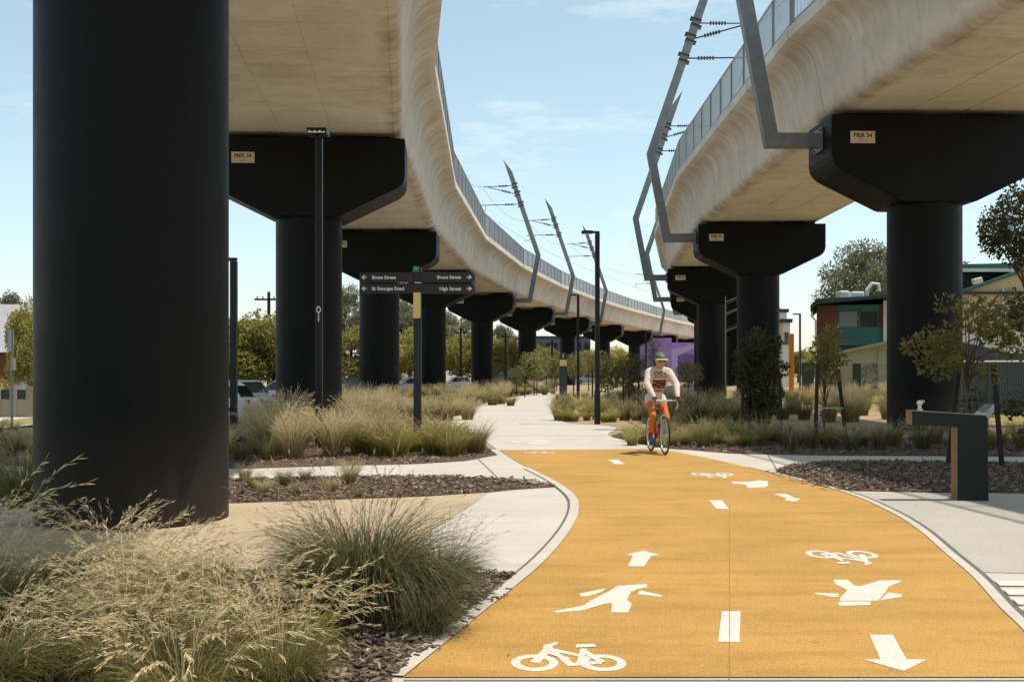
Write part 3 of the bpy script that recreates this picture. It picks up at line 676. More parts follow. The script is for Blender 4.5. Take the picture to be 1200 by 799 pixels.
# tall post with the lamp head turned to the viewer
p = G(374, 525); t = thing('lamp_post', 'tallest black lamp post in straw grass, white key mark on pole', 'lamp post', (p.x, p.y, 0), 0, 'black lamp posts along the path')
b = MB(); b.box((0, 0, 3.08), (.135, .135, 6.2)); b.build('pole', M['black'], t, bevel=.008)
q = MB(); q.box((0, -.10, 6.275), (.39, .44, .11)); hd = q.build('lamp_head', M['black'], t, bevel=.01)
q = MB()
q.prism([(-.17 + .025 * k + .0 * k, 6.232 + (.042 if k % 4 in (1, 2) else .012)) for k in range(14)] + [(.17, 6.226), (-.17, 6.226)], -.332, -.321)
q.build('lens', M['white'], hd)
q = MB()
for k in range(16):
    a0, a1 = 2 * math.pi * k / 16, 2 * math.pi * (k + 1) / 16
    P = lambda a, r: Vector((r * math.cos(a), -.0705, 2.76 + r * 1.5 * math.sin(a))); q.add([P(a0, .028), P(a1, .028), P(a1, .048), P(a0, .048)], [(0, 1, 2, 3)])
q.box((0, -.0705, 2.60), (.022, .004, .15)); q.build('pole_mark', M['white'], t)

# street-name signpost
p = G(489.3, 530); sg = thing('street_signpost', 'black street signpost with four name blades and a yellow strip', 'signpost', (p.x, p.y, 0))
K = p.y / FPX
def zs(py): return EYE + (HY - py) * K
b = MB(); b.box((0, 0, 1.72), (.145, .13, 3.5)); b.build('post', M['blade'], sg, bevel=.006)
b = MB(); b.box((-.005, -.072, zs(358)), (.135, .014, (373 - 343) * K)); b.build('yellow_strip', M['yellow_strip'], sg)
b = MB(); b.box((-.025, -.06, zs(316)), (.11, .12, 6.5 * K)); cap = b.build('green_cap', M['green'], sg)
b = MB(); b.text('=', .07, (-.05, -.122, zs(317.2))); b.box((-.02, -.121, zs(315)), (.05, .002, .012)); b.build('cap_mark', M['white'], cap)
b = MB(); b.box((.015, -.0675, zs(331.6)), (.13, .004, .018)); b.build('yellow_line', M['yellow_strip'], sg)
def blade(x0, x1, y0, y1, txt, right):
    a, c = (x0 - 489.3) * K, (x1 - 489.3) * K; z0, z1 = zs(y1), zs(y0)
    poly = [(a, z0), (c, z0), (c, z1), (a, z1)]
    if right: poly = [(a, z0), (c - .03, z0), (c, z0 + .03), (c, z1 - .02), (c - .03, z1), (a, z1)]
    m = MB(); m.prism(poly, -.085, -.045); bo = m.build('name_blade', M['blade'], sg, bevel=.003)
    h = (z1 - z0); zc = (z0 + z1) / 2
    t_ = MB()
    if right: t_.text(txt, .088, (c - 15 * K, -.0875, zc - .03), align='RIGHT', bold=.0025); xa = c - 5.5 * K; s = 1
    else: t_.text(txt, .088, (a + 14.5 * K, -.0875, zc - .03), bold=.0025); xa = a + 5.5 * K; s = -1
    t_.build('lettering', M['white'], bo)
    ar = MB(); yv = -.0875
    ar.add([(xa - s * .05, yv, zc - .008), (xa + s * .02, yv, zc - .008), (xa + s * .02, yv, zc + .008), (xa - s * .05, yv, zc + .008)], [(0, 1, 2, 3)])
    ar.add([(xa + s * .055, yv - .0004, zc), (xa + s * .0, yv - .0004, zc + .045), (xa - s * .012, yv - .0004, zc + .032), (xa + s * .02, yv - .0004, zc), (xa - s * .012, yv - .0004, zc - .032), (xa + s * .0, yv - .0004, zc - .045)], [(0, 1, 2, 3), (0, 3, 4, 5)])
    ar.build('arrow', M['white'], bo)
blade(422, 485, 320, 331, 'Bruce Street', False); blade(422, 485, 333, 344, 'St Georges Road', False)
blade(493.5, 555.5, 319.5, 331, 'Bruce Street', True); blade(493.5, 555.5, 333, 344.5, 'High Street', True)

# information totem far up the path
p = Vector((XA(660, 60), 60, 0)); t = thing('information_totem', 'slim dark blue-grey information totem with yellow band', 'totem', p)
M['totem'] = simple('dark blue grey panel', (.035, .045, .06), .4, .1)
b = MB(); b.box((0, 0, 1.3), (.42, .12, 2.6)); b.build('panel', M['totem'], t, bevel=.01)
b = MB(); b.box((0, -.063, 2.05), (.38, .008, .34)); b.build('yellow_band', M['yellow_strip'], t)
b = MB(); b.text('i', .3, (-.04, -.0625, 2.32), bold=.01); b.build('icon', M['white'], t)
# pole and arms beside the third right pier
# grey sign pole by the street on the far left
pp = Vector((XA(14, 31.5), 31.5, gz(XA(14, 31.5), 31.5))); t = thing('sign_pole', 'slim grey street sign pole seen edge-on at the kerb', 'sign pole', pp)
b = MB(); b.tube([(0, 0, -.1), (0, 0, 3.1)], .04, 8); b.build('pole', M['steel'], t); b = MB(); b.box((-.02, -.03, 2.78), (.05, .30, .62)); b.build('sign_plate', M['rail'], t)
b = MB(); b.box((.05, -.03, 2.1), (.06, .22, .34)); b.build('sign_plate', M['rail'], t)

# ------------------------------------------------------------------ drinking fountain
p = G(1140, 587.5); f = thing('drinking_fountain', 'black L-shaped drinking fountain with bubbler on its cantilevered arm', 'drinking fountain', (p.x, p.y, 0))
k = p.y / FPX
M['timber'] = simple('weathered brown end face', (.24, .15, .085), .6, .25, 6)  # brown for the left faces of column and arm
col_ = MB(); col_.add([(-.175, 0, 0), (.185, 0, 0), (.185, .2, 0), (-.175, .2, 0), (-.175, 0, .955), (.17, 0, .985), (.17, .2, .985), (-.175, .2, .955)], [(0, 3, 2, 1), (4, 5, 6, 7), (0, 1, 5, 4), (1, 2, 6, 5), (2, 3, 7, 6)], 0)
col_.add([(-.178, .004, 0.004), (-.178, .196, 0.004), (-.178, .196, .86), (-.178, .004, .86)], [(0, 3, 2, 1)], 1)
col_.add([(-.176, 0, 0), (-.176, .2, 0), (-.176, .2, .95), (-.176, 0, .95)], [(0, 3, 2, 1)], 0); col_.build('column', [M['black'], M['timber']], f)
ar = MB(); ar.add([(-.71, -.002, .895), (-.18, -.002, .875), (-.18, .202, .875), (-.71, .202, .895), (-.71, -.002, 1.055), (.16, -.002, 1.0), (.16, .202, 1.0), (-.71, .202, 1.055), (.16, -.002, .875), (.16, .202, .875)], [(0, 3, 2, 1), (0, 1, 8, 5, 4), (3, 7, 6, 9, 2), (5, 8, 9, 6), (1, 2, 9, 8)], 0)
ar.add([(-.71, -.002, .895), (-.71, .202, .895), (-.71, .202, 1.055), (-.71, -.002, 1.055)], [(0, 3, 2, 1)], 1); ar.build('arm', [M['black'], M['timber']], f)
tp_ = MB(); tp_.add([(-.712, -.004, 1.0565), (.165, -.004, 1.0015), (.165, .204, 1.0015), (-.712, .204, 1.0565), (-.712, -.004, 1.0665), (.165, -.004, 1.0115), (.165, .204, 1.0115), (-.712, .204, 1.0665)], [(0, 3, 2, 1), (4, 5, 6, 7), (0, 1, 5, 4), (1, 2, 6, 5), (2, 3, 7, 6), (3, 0, 4, 7)])
tp_.build('top_plate', M['steel'], f)
sa = MB(); sa.bar((.12, .12, .965), (.62, 1.0, 1.06), .12, .10); sa.build('side_arm', M['steel'], f, bevel=.006)
M['chrome'] = simple('polished steel', (.62, .6, .57), .25, .05, metal=.6)
bu = MB(); bu.lathe([(.035, 0), (.035, .015), (.022, .02), (.022, .07), (.034, .078), (.034, .10), (.02, .118)], (-.585, .1, 1.058), 12); bu.tube([(-.585, .1, 1.14), (-.575, .08, 1.17), (-.55, .05, 1.165)], .012, 8); bu.build('bubbler', M['chrome'], f, smooth=True)

# ------------------------------------------------------------------ trees
def frond_quad(mb, c, d, up, l, w, m=0):
    d = d.normalized(); s = d.cross(up)
    if s.length < 1e-3: s = d.cross(Vector((1, 0, 0)))
    s = s.normalized() * w / 2; mid = c + d * l * .5
    mb.add([c, mid + s, c + d * l, mid - s], [(0, 1, 2, 3)], m)
def rv(rng):
    while True:
        v = Vector((rng.uniform(-1, 1), rng.uniform(-1, 1), rng.uniform(-1, 1)))
        if .05 < v.length < 1: return v
def crown_mesh(rng, clumps, per, lf, lw, droop=.2, shell=.75):
    "leaf-shaped faces filling clumps; each clump (centre, radius) holds PER leaves, most near its surface"
    mb = MB()
    for c, r in clumps:
        n = int(per * (r * r))
        for _ in range(n):
            v = rv(rng).normalized(); rad = r * (shell + (1 - shell) * rng.random()) * (.75 + .4 * noise.noise((c + v) * 2.3))
            pt = c + Vector((v.x, v.y, v.z * .82)) * rad
            d = (v * .6 + rv(rng) * .9 + Vector((0, 0, -droop))); l = lf * rng.uniform(.6, 1.3)
            frond_quad(mb, pt, d, rv(rng), l, lw * rng.uniform(.7, 1.3))
    return mb
def clump_set(rng, n, rx, rz, cz, r0, r1, hole=.0, flat=0.0):
    out = []
    for _ in range(n):
        v = rv(rng); v = v.normalized() * (hole + (1 - hole) * v.length)
        out.append((Vector((v.x * rx, v.y * rx, cz + v.z * rz)), rng.uniform(r0, r1)))
    return out
def limbs(rng, H, r, clumps, nb, lean=.15, fork=.35):
    mb = MB(); top = Vector((rng.uniform(-lean, lean), rng.uniform(-lean, lean), H * .8))
    pts = [Vector((0, 0, -.05)), top * .25 + Vector((rng.uniform(-.05, .05), 0, 0)), top * .5, top * .75 + Vector((0, rng.uniform(-.1, .1), 0)), top]
    mb.tube(pts, [r, r * .8, r * .62, r * .42, r * .2], 8)
    for c, rr in rng.sample(clumps, min(nb, len(clumps))):
        a = top * rng.uniform(fork, .85); a.z = min(a.z, c.z * .95); m_ = a.lerp(c, .5) + Vector((0, 0, .12 * (c - a).length)); mb.tube([a, m_, c], [r * .38, r * .25, r * .08], 6)
    return mb
M['lf_dense'] = leaf('dense yellow green foliage', (.235, .22, .05), (.45, .395, .12), .38)
M['lf_euc'] = leaf('grey green gum leaves', (.13, .13, .068), (.25, .235, .135), .3)
M['lf_young'] = leaf('young tree leaves', (.11, .12, .035), (.22, .195, .07), .35)
M['lf_rust'] = leaf('olive and rust leaves', (.11, .115, .028), (.28, .22, .055), .45)
M['lf_dark'] = leaf('dark green leaves', (.035, .042, .016), (.10, .092, .032), .3)
M['lf_lime'] = leaf('pale olive leaves', (.16, .16, .055), (.30, .27, .10), .4)
def tree_proto(name, label, seed, H, rx, zc0, zc1, ncl, r0, r1, per, lf, lw, mat_, rtrunk, group, nb=8, hole=.35, droop=.2, lean=.15):
    rng = random.Random(seed); cz = (zc0 + zc1) / 2; rz = (zc1 - zc0) / 2
    cl = clump_set(rng, ncl, rx - r1 * .6, rz - r1 * .6, cz, r0, r1, hole)
    t = thing(name, label, 'tree', (0, 0, 0), 0, group)
    limbs(rng, H, rtrunk, cl, nb, lean).build('trunk', M['bark'], t, smooth='all')
    crown_mesh(rng, cl, per, lf, lw, droop).build('crown', mat_, t)
    return t
used = {}
def plant(key, make, loc, rz, scale, label, group=None):
    if key not in used:
        t = make(); used[key] = t; t.location = loc; t.rotation_euler = (0, 0, rz); t.scale = scale if isinstance(scale, tuple) else (scale,) * 3
        t['label'] = label
        if group: t['group'] = group
        return t
    return dup(used[key], loc, rz, label, group, scale)
GT = 'trees behind the parked cars'
def mk_dense(): return tree_proto('dense_tree', '', 3, 5.6, 2.3, 0.8, 5.6, 44, .62, 1.0, 420, .17, .12, M['lf_dense'], .2, GT)
def mk_euc(): return tree_proto('gum_tree', '', 5, 10, 3.6, 2.6, 10, 84, .55, 1.15, 300, .26, .085, M['lf_euc'], .24, GT, 16, .3, .6, .5)
def mk_young(): return tree_proto('young_tree', '', 8, 3.4, 1.25, 1.0, 3.5, 30, .26, .5, 420, .15, .075, M['lf_lime'], .05, GT, 12)
def mk_bigd(): return tree_proto('tall_tree', '', 13, 9, 3.0, 5.2, 9.4, 44, .5, .95, 420, .17, .095, M['lf_dark'], .25, GT, 18, .45, .3, .6)
rngp = random.Random(5)
def tree_px(key, mk, px, Y, topy, H0, label, wscale=1.0, group=GT):
    x = XA(px, Y); z = gz(x, Y); H = EYE + (HY - topy) * Y / FPX - z; s = H / H0
    return plant(key, mk, (x, Y, z - .02), rngp.uniform(0, 6), (s * wscale, s * wscale, s), label, group)
tree_px('dense', mk_dense, 37, 48.5, 338, 5.75, 'round clumpy tree over the house fence behind the near pier', .52)
tree_px('euc', mk_euc, 4, 85, 327, 10.3, 'olive tree tops rising behind the pale roofed house', .9)
for px, Y, ty, ws, lb in ((256, 62, 364, 1.1, 'clumpy yellow-green tree behind the near pier edge and short lamp post'), (289, 63, 355, 1.15, 'clumpy yellow-green tree behind the silver hatchback and short lamp post'), (322, 66, 355, 1.15, 'clumpy yellow-green tree partly hidden by the PIER 34 column'), (412, 84, 374, 1.2, 'yellow-green tree between the PIER 34 column and the next pier'), (480, 108, 378, 1, 'yellow-green tree seen behind the street signpost pole'), (541, 118, 386, 1, 'yellow-green tree between the third and fourth piers'), (574, 126, 392, 1, 'yellow-green tree beside the fourth pier from the front'), (592, 132, 388, .9, 'bright clumpy tree between the fourth and fifth piers'), (640, 158, 403, 1.1, 'far clumpy tree between the fifth and sixth piers')):
    tree_px('dense', mk_dense, px, Y, ty, 5.75, lb, ws)
for px, Y, ty, ws, lb in ((398, 98, 318, .8, 'grey gum tree above the cars between the two nearest T-shaped piers'), (468, 112, 332, .9, 'grey gum tree beside the signpost pole'), (536, 128, 352, 1, 'tall grey gum tree between third and fourth piers'), (590, 150, 372, .9, 'grey gum tree beyond the fourth pier')):
    tree_px('euc', mk_euc, px, Y, ty, 10.3, lb, ws)
for px, Y, ty, ws, lb in ((626, 74, 405, 1.0, 'pale olive young tree in front of the fifth pier'), (672, 82, 410, 1, 'pale olive young tree right beside the information totem'), (690, 95, 406, 1.1, 'pale olive young tree behind the thin lamp post'), (606, 70, 424, .8, 'small pale olive tree low beside the fifth pier'), (652, 92, 412, 1, 'pale olive young tree just behind the totem'), (806, 60, 418, 1.0, 'pale leafy bush beside the fountain side piers behind cyclist')):
    tree_px('young', mk_young, px, Y, ty, 3.55, lb, ws, 'young trees along the path')
for k_, (px, Y, ty) in enumerate(((556, 190, 404), (584, 205, 399), (604, 210, 402), (626, 215, 400), (668, 205, 405), (700, 215, 404), (716, 225, 402), (731, 230, 406), (770, 262, 408), (826, 250, 402), (898, 165, 412), (912, 150, 418), (936, 175, 408), (948, 160, 404), (962, 150, 408), (1062, 120, 404))):
    tree_px('dense', mk_dense, px, Y, ty, 5.75, 'far clumpy tree in the line closing the view under the viaducts', 1.5, 'far tree line under the viaducts')
# gums and tall trees on the right
tree_px('euc', mk_euc, 1014, 96, 262, 10.3, 'tall gum tree behind the teal and rust building', .95, 'gum trees behind the buildings')
tree_px('euc', mk_euc, 1112, 104, 288, 10.3, 'gum tree peeping past the big pier above teal roof', .7, 'gum trees behind the buildings')
tree_px('bigd', mk_bigd, 1222, 39, 192, 9.5, 'tall dark leafy tree overhanging the beige building', .82, 'tall dark trees')
tree_px('bigd', mk_bigd, 1228, 31, 318, 9.5, 'dark leafy tree low beside the beige building wall', 1.0, 'tall dark trees')
# staked young trees
M['dummy'] = M['stake']
def stake(a, b, label, group='dark stakes beside the young trees'):
    m = MB(); m.bar(a, b, .065, .065); o = m.build('tree_stake', M['stake'], None, bevel=.006); tag(o, label, 'stake', group); return o
def staked_tree(seed, px, py, H, rx, zc0, ncl, r0, r1, per, lf, lw, mat_, label, lean=.1, rt=.03):
    t = tree_proto('young_tree', label, seed, H, rx, zc0, H, ncl, r0, r1, per, lf, lw, mat_, rt, 'staked young trees', 14, .25, .15, lean)
    p = G(px, py); t.location = (p.x, p.y, 0); return t
staked_tree(21, 891, 511, 2.8, .70, .3, 60, .14, .27, 1900, .10, .052, M['lf_dark'], 'dense dark staked young tree in front of the fountain side piers')
staked_tree(22, 968, 523, 2.6, .46, 1.2, 22, .12, .22, 1500, .10, .045, M['lf_rust'], 'thin olive staked tree between two stakes, rust wall behind')
staked_tree(23, 1132, 548, 3.0, 1.0, 1.2, 32, .14, .26, 1300, .105, .05, M['lf_rust'], 'olive-rust staked tree right behind the drinking fountain', .25, .035)
staked_tree(24, 1142, 540, 1.35, .28, .35, 8, .08, .16, 900, .10, .05, M['lf_dark'], 'small leafy sapling behind the drinking fountain arm')
staked_tree(25, 1212, 545, 1.6, .5, .35, 14, .10, .2, 1000, .11, .055, M['lf_dark'], 'leafy bush at the frame edge beyond the drinking fountain')
staked_tree(26, 713, 474, 2.7, .85, .4, 40, .18, .32, 1100, .12, .06, M['lf_young'], 'staked bushy young tree beside the arm lamp post')
staked_tree(27, 741, 477, 2.5, .7, .3, 36, .16, .30, 1100, .12, .06, M['lf_young'], 'staked bushy young tree just left of the cyclist')
staked_tree(28, 768, 466, 3.7, .7, 1.2, 30, .16, .28, 800, .13, .055, M['lf_euc'], 'thin grey-pink young tree rising behind the cyclist helmet')
def st(px0, py0, px1, py1, label):
    a = G(px0, py0, 0); b = AT(px1, py1, a.y + .1); return stake(a - Vector((0, 0, .1)), b, label)
st(869, 505, 871, 440, 'stake at the side of the dense dark staked tree'); st(877, 511, 880, 445, 'stake in front of the dense dark staked tree'); st(917, 517, 913, 440, 'stake on the fountain side of the dense dark staked tree')
st(955, 525, 958, 427, 'upright thick stake of the thin olive tree'); st(993, 522, 982, 433, 'leaning stake of the thin olive tree')
st(1110, 545, 1124, 428, 'leaning stake crossing behind the fountain column'); st(1175, 548, 1164, 428, 'leaning stake beyond the fountain side arm')
for px, y0, y1 in ((605, 463, 437), (615, 466, 442), (629, 463, 435), (672, 468, 440), (694, 480, 433), (730, 486, 436), (737, 482, 440), (748, 478, 442), (650, 462, 440), (640, 461, 441)): st(px, y0, px + .5, y1, 'dark upright stake among the far young trees by the path')
for (a, b, lab) in (((957, 478), (988, 478), 'pale tie strap between the stakes of the thin olive tree'), ((1117, 488), (1168, 488), 'pale tie strap on the stakes behind the fountain')):
    A, B = AT(*a, 22.2 if a[0] < 1000 else 17.9), AT(*b, 22.3 if a[0] < 1000 else 18.0); m = MB(); m.bar(A, B, .012, .028); tag(m.build('tie_strap', M['strap']), lab, 'strap')
# ------------------------------------------------------------------ tussock grasses
M['straw'] = leaf('straw coloured blades and seed heads', (.44, .335, .165), (.82, .68, .43), .4, .6, .12)
M['blade_g'] = leaf('green grass blades', (.13, .135, .036), (.34, .30, .10), .4, .5, .22)
M['blade_d'] = leaf('dark green tussock blades', (.055, .066, .022), (.16, .155, .06), .3, .45, .15)
M['blade_y'] = leaf('yellow green tussock blades', (.22, .21, .04), (.42, .36, .10), .4, .5, .18)
M['blade_b'] = leaf('brown dead blades', (.24, .155, .08), (.46, .33, .19), .3, .7, .2)
def blade_pts(rng, rbase, L, spread, droop, lean):
    a = rng.uniform(0, 2 * math.pi); rr = rbase * math.sqrt(rng.random()); base = Vector((rr * math.cos(a), rr * math.sin(a), 0))
    out = a + rng.gauss(0, .5); d = Vector((math.cos(out), math.sin(out), 0)); tilt = abs(rng.gauss(spread, spread * .45)); pts = [base]; cur = base.copy(); n = 5
    ang = tilt * .35
    for k in range(n):
        ang = ang + tilt * .2 + droop * (k / n) * rng.uniform(.5, 1.3) * .5
        ang = min(ang, 2.5)
        cur = cur + (d * math.sin(ang) + Vector((0, 0, 1)) * math.cos(ang)) * (L / n) + lean * (L / n) * (k / n); 
        if cur.z < .02: cur.z = .02
        pts.append(cur.copy())
    return pts, d
def tussock(seed, n, L, spread, droop, w, heads=0, headL=1.0, mats=(0, 1), rbase=.12, brown=.1, spk=14, lean=(0, 0, 0), head_spread=.35, hd=.6):
    "blades as curved tapering ribbons; seed stalks carry small spikelets near the tip. material 0 blades, 1 straw, 2 brown"
    rng = random.Random(seed); mb = MB(); ln = Vector(lean)
    def ribbon(pts, ww, m):
        P = []; k = len(pts)
        s = (pts[-1] - pts[0]).cross(Vector((0, 0, 1)) + rv(rng) * .8)
        s = s.normalized() if s.length > 1e-4 else Vector((1, 0, 0))
        for i, p in enumerate(pts):
            f = ww * (1 - (i / (k - 1)) ** 1.6) * .5 + .0004; P += [p - s * f, p + s * f]
        mb.add(P, [(2 * i, 2 * i + 1, 2 * i + 3, 2 * i + 2) for i in range(k - 1)], m)
    for _ in range(n):
        pts, d = blade_pts(rng, rbase, L * rng.uniform(.55, 1.1), spread, droop, ln); ribbon(pts, w * rng.uniform(.6, 1.2), 2 if rng.random() < brown else mats[0])
    for _ in range(heads):
        l = L * headL * rng.uniform(.75, 1.15); pts, d = blade_pts(rng, rbase, l, head_spread, hd, ln); ribbon(pts, w * .5, mats[1])
        a, b = pts[-3], pts[-1]
        for k in range(spk):
            f = k / spk; c = pts[-3].lerp(pts[-2], f * 2) if f < .5 else pts[-2].lerp(pts[-1], f * 2 - 1)
            dirv = (b - a).normalized() + rv(rng) * .55 + Vector((0, 0, -.25)); frond_quad(mb, c, dirv, rv(rng), l * rng.uniform(.035, .08), .0068 * (w / .006) * rng.uniform(.7, 1.4), mats[1])
    return mb
def tproto(name, mb, mats): 
    o = mb.build(name, mats); return o
M['blade_m'] = leaf('mid green tussock blades', (.075, .082, .024), (.27, .245, .075), .38, .5, .2)
GRS = {}
GRS['pale'] = lambda: tproto('straw_tussock', tussock(1, 1300, .62, .6, 1.0, .0066, 46, 1.7, brown=.07, rbase=.2, spk=24, head_spread=.36, hd=1.0), [M['blade_m'], M['straw'], M['blade_b']])
GRS['pale2'] = lambda: tproto('straw_tussock', tussock(2, 1150, .58, .7, 1.1, .0066, 54, 1.65, brown=.10, rbase=.22, spk=24, head_spread=.5, hd=1.2), [M['blade_m'], M['straw'], M['blade_b']])
GRS['dark'] = lambda: tproto('green_tussock', tussock(3, 2600, .98, .6, 1.3, .0055, 70, 1.15, mats=(0, 2), brown=.08, rbase=.17, spk=9, head_spread=.42, hd=.25), [M['blade_d'], M['straw'], M['blade_b']])
GRS['fount'] = lambda: tproto('fountain_tussock', tussock(4, 420, .95, .34, .55, .010, 170, 1.15, brown=.18, rbase=.2, spk=14, head_spread=.3, hd=.35), [M['blade_g'], M['straw'], M['blade_b']])
GRS['fount2'] = lambda: tproto('fountain_tussock', tussock(5, 420, .9, .40, .6, .010, 200, 1.15, brown=.3, rbase=.22, spk=14, head_spread=.36, hd=.4), [M['blade_g'], M['straw'], M['blade_b']])
GRS['yel'] = lambda: tproto('yellow_green_tussock', tussock(6, 520, .62, .42, .7, .010, 25, 1.1, brown=.08, rbase=.16, spk=8), [M['blade_y'], M['straw'], M['blade_b']])
GRS['drk2'] = lambda: tproto('dark_tussock', tussock(7, 460, .95, .34, .6, .010, 40, 1.1, brown=.15, rbase=.2, spk=8), [M['blade_d'], M['straw'], M['blade_b']])
GRS['gr2'] = lambda: tproto('green_tussock', tussock(8, 460, .9, .36, .6, .010, 30, 1.1, brown=.12, rbase=.2, spk=8), [M['blade_g'], M['straw'], M['blade_b']])
GRS['leafy'] = lambda: tproto('strappy_plant', tussock(9, 150, .42, .75, .8, .014, 0, brown=.02, rbase=.12), [M['blade_y'], M['straw'], M['blade_b']])
gobj = {}
rg = random.Random(17)
def grass(kind, x, y, s, label, group, z=None, sz=None):
    zz = (gz(x, y) if z is None else z) + .01
    if kind not in gobj: gobj[kind] = o = GRS[kind]()
    else: o = gobj[kind].copy(); COL.objects.link(o)
    o.location = (x, y, zz); o.rotation_euler = (0, 0, rg.uniform(0, 6.28)); k = rg.uniform(.85, 1.15); o.scale = (s, s, s * (sz or k))
    tag(o, label, 'grass', group); return o
def gpx(kind, px, py, s, label, group, sz=None): p = G(px, py); return grass(kind, p.x, p.y, s, label, group, 0, sz)
FG = 'straw tussocks in the foreground bed'
for i, (px, py, s) in enumerate(((58, 742, 1.0), (150, 756, 1.05), (232, 742, 1.0), (18, 722, .9), (196, 712, .85), (-40, 760, 1.05), (60, 800, 1.0), (150, 812, .95), (262, 792, .95), (-60, 708, 1.0), (290, 775, .7), (330, 815, .7), (215, 830, .9), (-30, 830, 1.0), (35, 690, .85), (128, 694, .9), (240, 690, .7))):
    gpx('pale' if i % 2 else 'pale2', px, py, s * rg.uniform(.62, .88), 'straw-coloured feathery tussock in the foreground bed below the huge near pier', FG)
gpx('dark', 425, 728, .95, 'largest dark green arching tussock with upright seed stalks', None, 1.0)
gpx('dark', 510, 706, .58, 'smaller dark green tussock beside the pale slab and yellow path', None, .95)
gpx('dark', 375, 712, .55, 'dark green tussock merging into straw grass near sand', None, 1.1)
gpx('dark', 500, 742, .42, 'low dark green tussock spilling onto the white path edge', None, .75)
gpx('leafy', 345, 764, .8, 'small bright strappy plant in front of dark tussock', None); gpx('leafy', 385, 742, .5, 'tiny strappy plant half under the dark green tussock', None)
gpx('gr2', 26, 596, .85, 'green tussock beside the huge near pier at the path', None); gpx('gr2', -30, 592, .8, 'green tussock just beyond the frame edge by the path', None)
gpx('fount2', 40, 556, .35, 'low sparse grass at the path behind near pier', None)
def bed(n, x0, x1, y0, y1, kinds, s0, s1, label, group, seed, jit=1.0):
    r = random.Random(seed); pts = []
    for k in range(n):
        best = None
        for _ in range(12):
            c = (r.uniform(x0, x1), r.uniform(y0, y1)); dmin = min([math.hypot(c[0] - q[0], (c[1] - q[1]) * (x1 - x0) / max(1, (y1 - y0)) * .35) for q in pts] or [9e9])
            if best is None or dmin > best[0]: best = (dmin, c)
        pts.append(best[1])
        gpx(r.choice(kinds), best[1][0], best[1][1], r.uniform(s0, s1), label, group)
bed(13, 300, 455, 512, 538, ['fount', 'fount2', 'fount'], .72, 1.0, 'tall straw fountain grass around the tall lamp post', 'straw fountain grass in the middle bed', 1)
bed(9, 285, 440, 563, 584, ['gr2', 'fount2'], .16, .3, 'sparse low grass on the mulch strip by the sand', 'sparse grass on the mulch strip', 31)
bed(22, 200, 318, 508, 541, ['drk2', 'gr2', 'fount2'], .42, .62, 'shaded brownish tussock beside the huge near pier', 'shaded tussocks in the middle bed', 2)
bed(16, -60, 60, 509, 536, ['fount2', 'gr2'], .3, .5, 'low dry tussock at the street edge beside near pier', 'low dry tussocks at the street edge', 22)
bed(18, 420, 530, 512, 537, ['yel'], .9, 1.15, 'yellow-green tussock around the street signpost foot', 'yellow-green tussocks in the middle bed', 3)
bed(5, 525, 560, 521, 533, ['yel', 'gr2'], .6, .8, 'yellow-green tussock at the mulch tip near yellow path', 'yellow-green tussocks in the middle bed', 4)
bed(36, 385, 548, 468, 496, ['fount', 'gr2', 'fount2'], .62, .95, 'tall straw fountain grass in the bed behind the signpost', 'straw fountain grass in the far bed', 5)
bed(14, 540, 600, 462, 476, ['fount', 'gr2', 'yel'], .85, 1.05, 'mixed green and straw tussock at the path bend', 'mixed tussocks at the path bend', 6)
bed(22, 575, 652, 455, 463, ['gr2', 'yel', 'fount'], .8, 1.0, 'far green tussock near the information totem', 'far tussocks near the totem', 7)
bed(42, 652, 745, 466, 495, ['yel', 'gr2', 'yel'], .6, .9, 'yellow-green tussock around the arm lamp post foot', 'tussocks around the arm lamp post', 8)
bed(30, 745, 872, 470, 497, ['drk2', 'gr2', 'gr2'], .65, 1.0, 'tall dark tussock behind the cyclist under the viaduct', 'dark tussocks under the viaduct', 9)
bed(24, 872, 1046, 472, 497, ['gr2', 'fount2', 'gr2'], .75, 1.1, 'dark straw-topped tussock beside the staked trees', 'dark tussocks beside the staked trees', 10)
bed(30, 730, 905, 511, 525, ['yel', 'gr2', 'yel'], .5, .66, 'low yellow-green tussock in the mulch strip behind cyclist', 'low tussocks in the mulch strip', 11)
bed(16, 905, 1050, 516, 530, ['gr2', 'drk2'], .35, .6, 'low dark tussock in the mulch strip by the stakes', 'low dark tussocks in the mulch strip', 12)
bed(9, 1040, 1200, 520, 531, ['drk2', 'gr2'], .5, .7, 'tussock behind the drinking fountain', 'tussocks behind the drinking fountain', 13)
bed(8, 930, 1010, 455, 464, ['yel', 'fount'], .8, 1.1, 'bright dry grass clump before the far white fence', 'dry grass clumps by the white fence', 14)
# bark chips on the mulch beds, dry litter
def inside(p, poly):
    c = False; n = len(poly)
    for i in range(n):
        a, b = poly[i], poly[(i + 1) % n]
        if (a.y > p[1]) != (b.y > p[1]) and p[0] < (b.x - a.x) * (p[1] - a.y) / (b.y - a.y) + a.x: c = not c
    return c
def chips(name, poly, n, seed, smin=.02, smax=.065, x0=None, x1=None):
    r = random.Random(seed); mb = MB(); xs_ = [p.x for p in poly]; ys_ = [p.y for p in poly]; k = 0
    ax, bx = max(min(xs_), x0 if x0 is not None else -99), min(max(xs_), x1 if x1 is not None else 99)
    while k < n:
        p = (r.uniform(ax, bx), r.uniform(min(ys_), max(ys_)))
        if not inside(p, poly): continue
        k += 1; l = r.uniform(smin, smax); rot = Matrix.Rotation(r.uniform(0, 6.28), 3, 'Z') @ Matrix.Rotation(r.gauss(0, .35), 3, 'Y') @ Matrix.Rotation(r.gauss(0, .4), 3, 'X')
        mb.box((p[0], p[1], Z2 + .012 + r.random() * .015), (l, l * r.uniform(.2, .45), .008), rot=rot)
    tag(mb.build(name, M['chips']), None, None, kind='stuff')
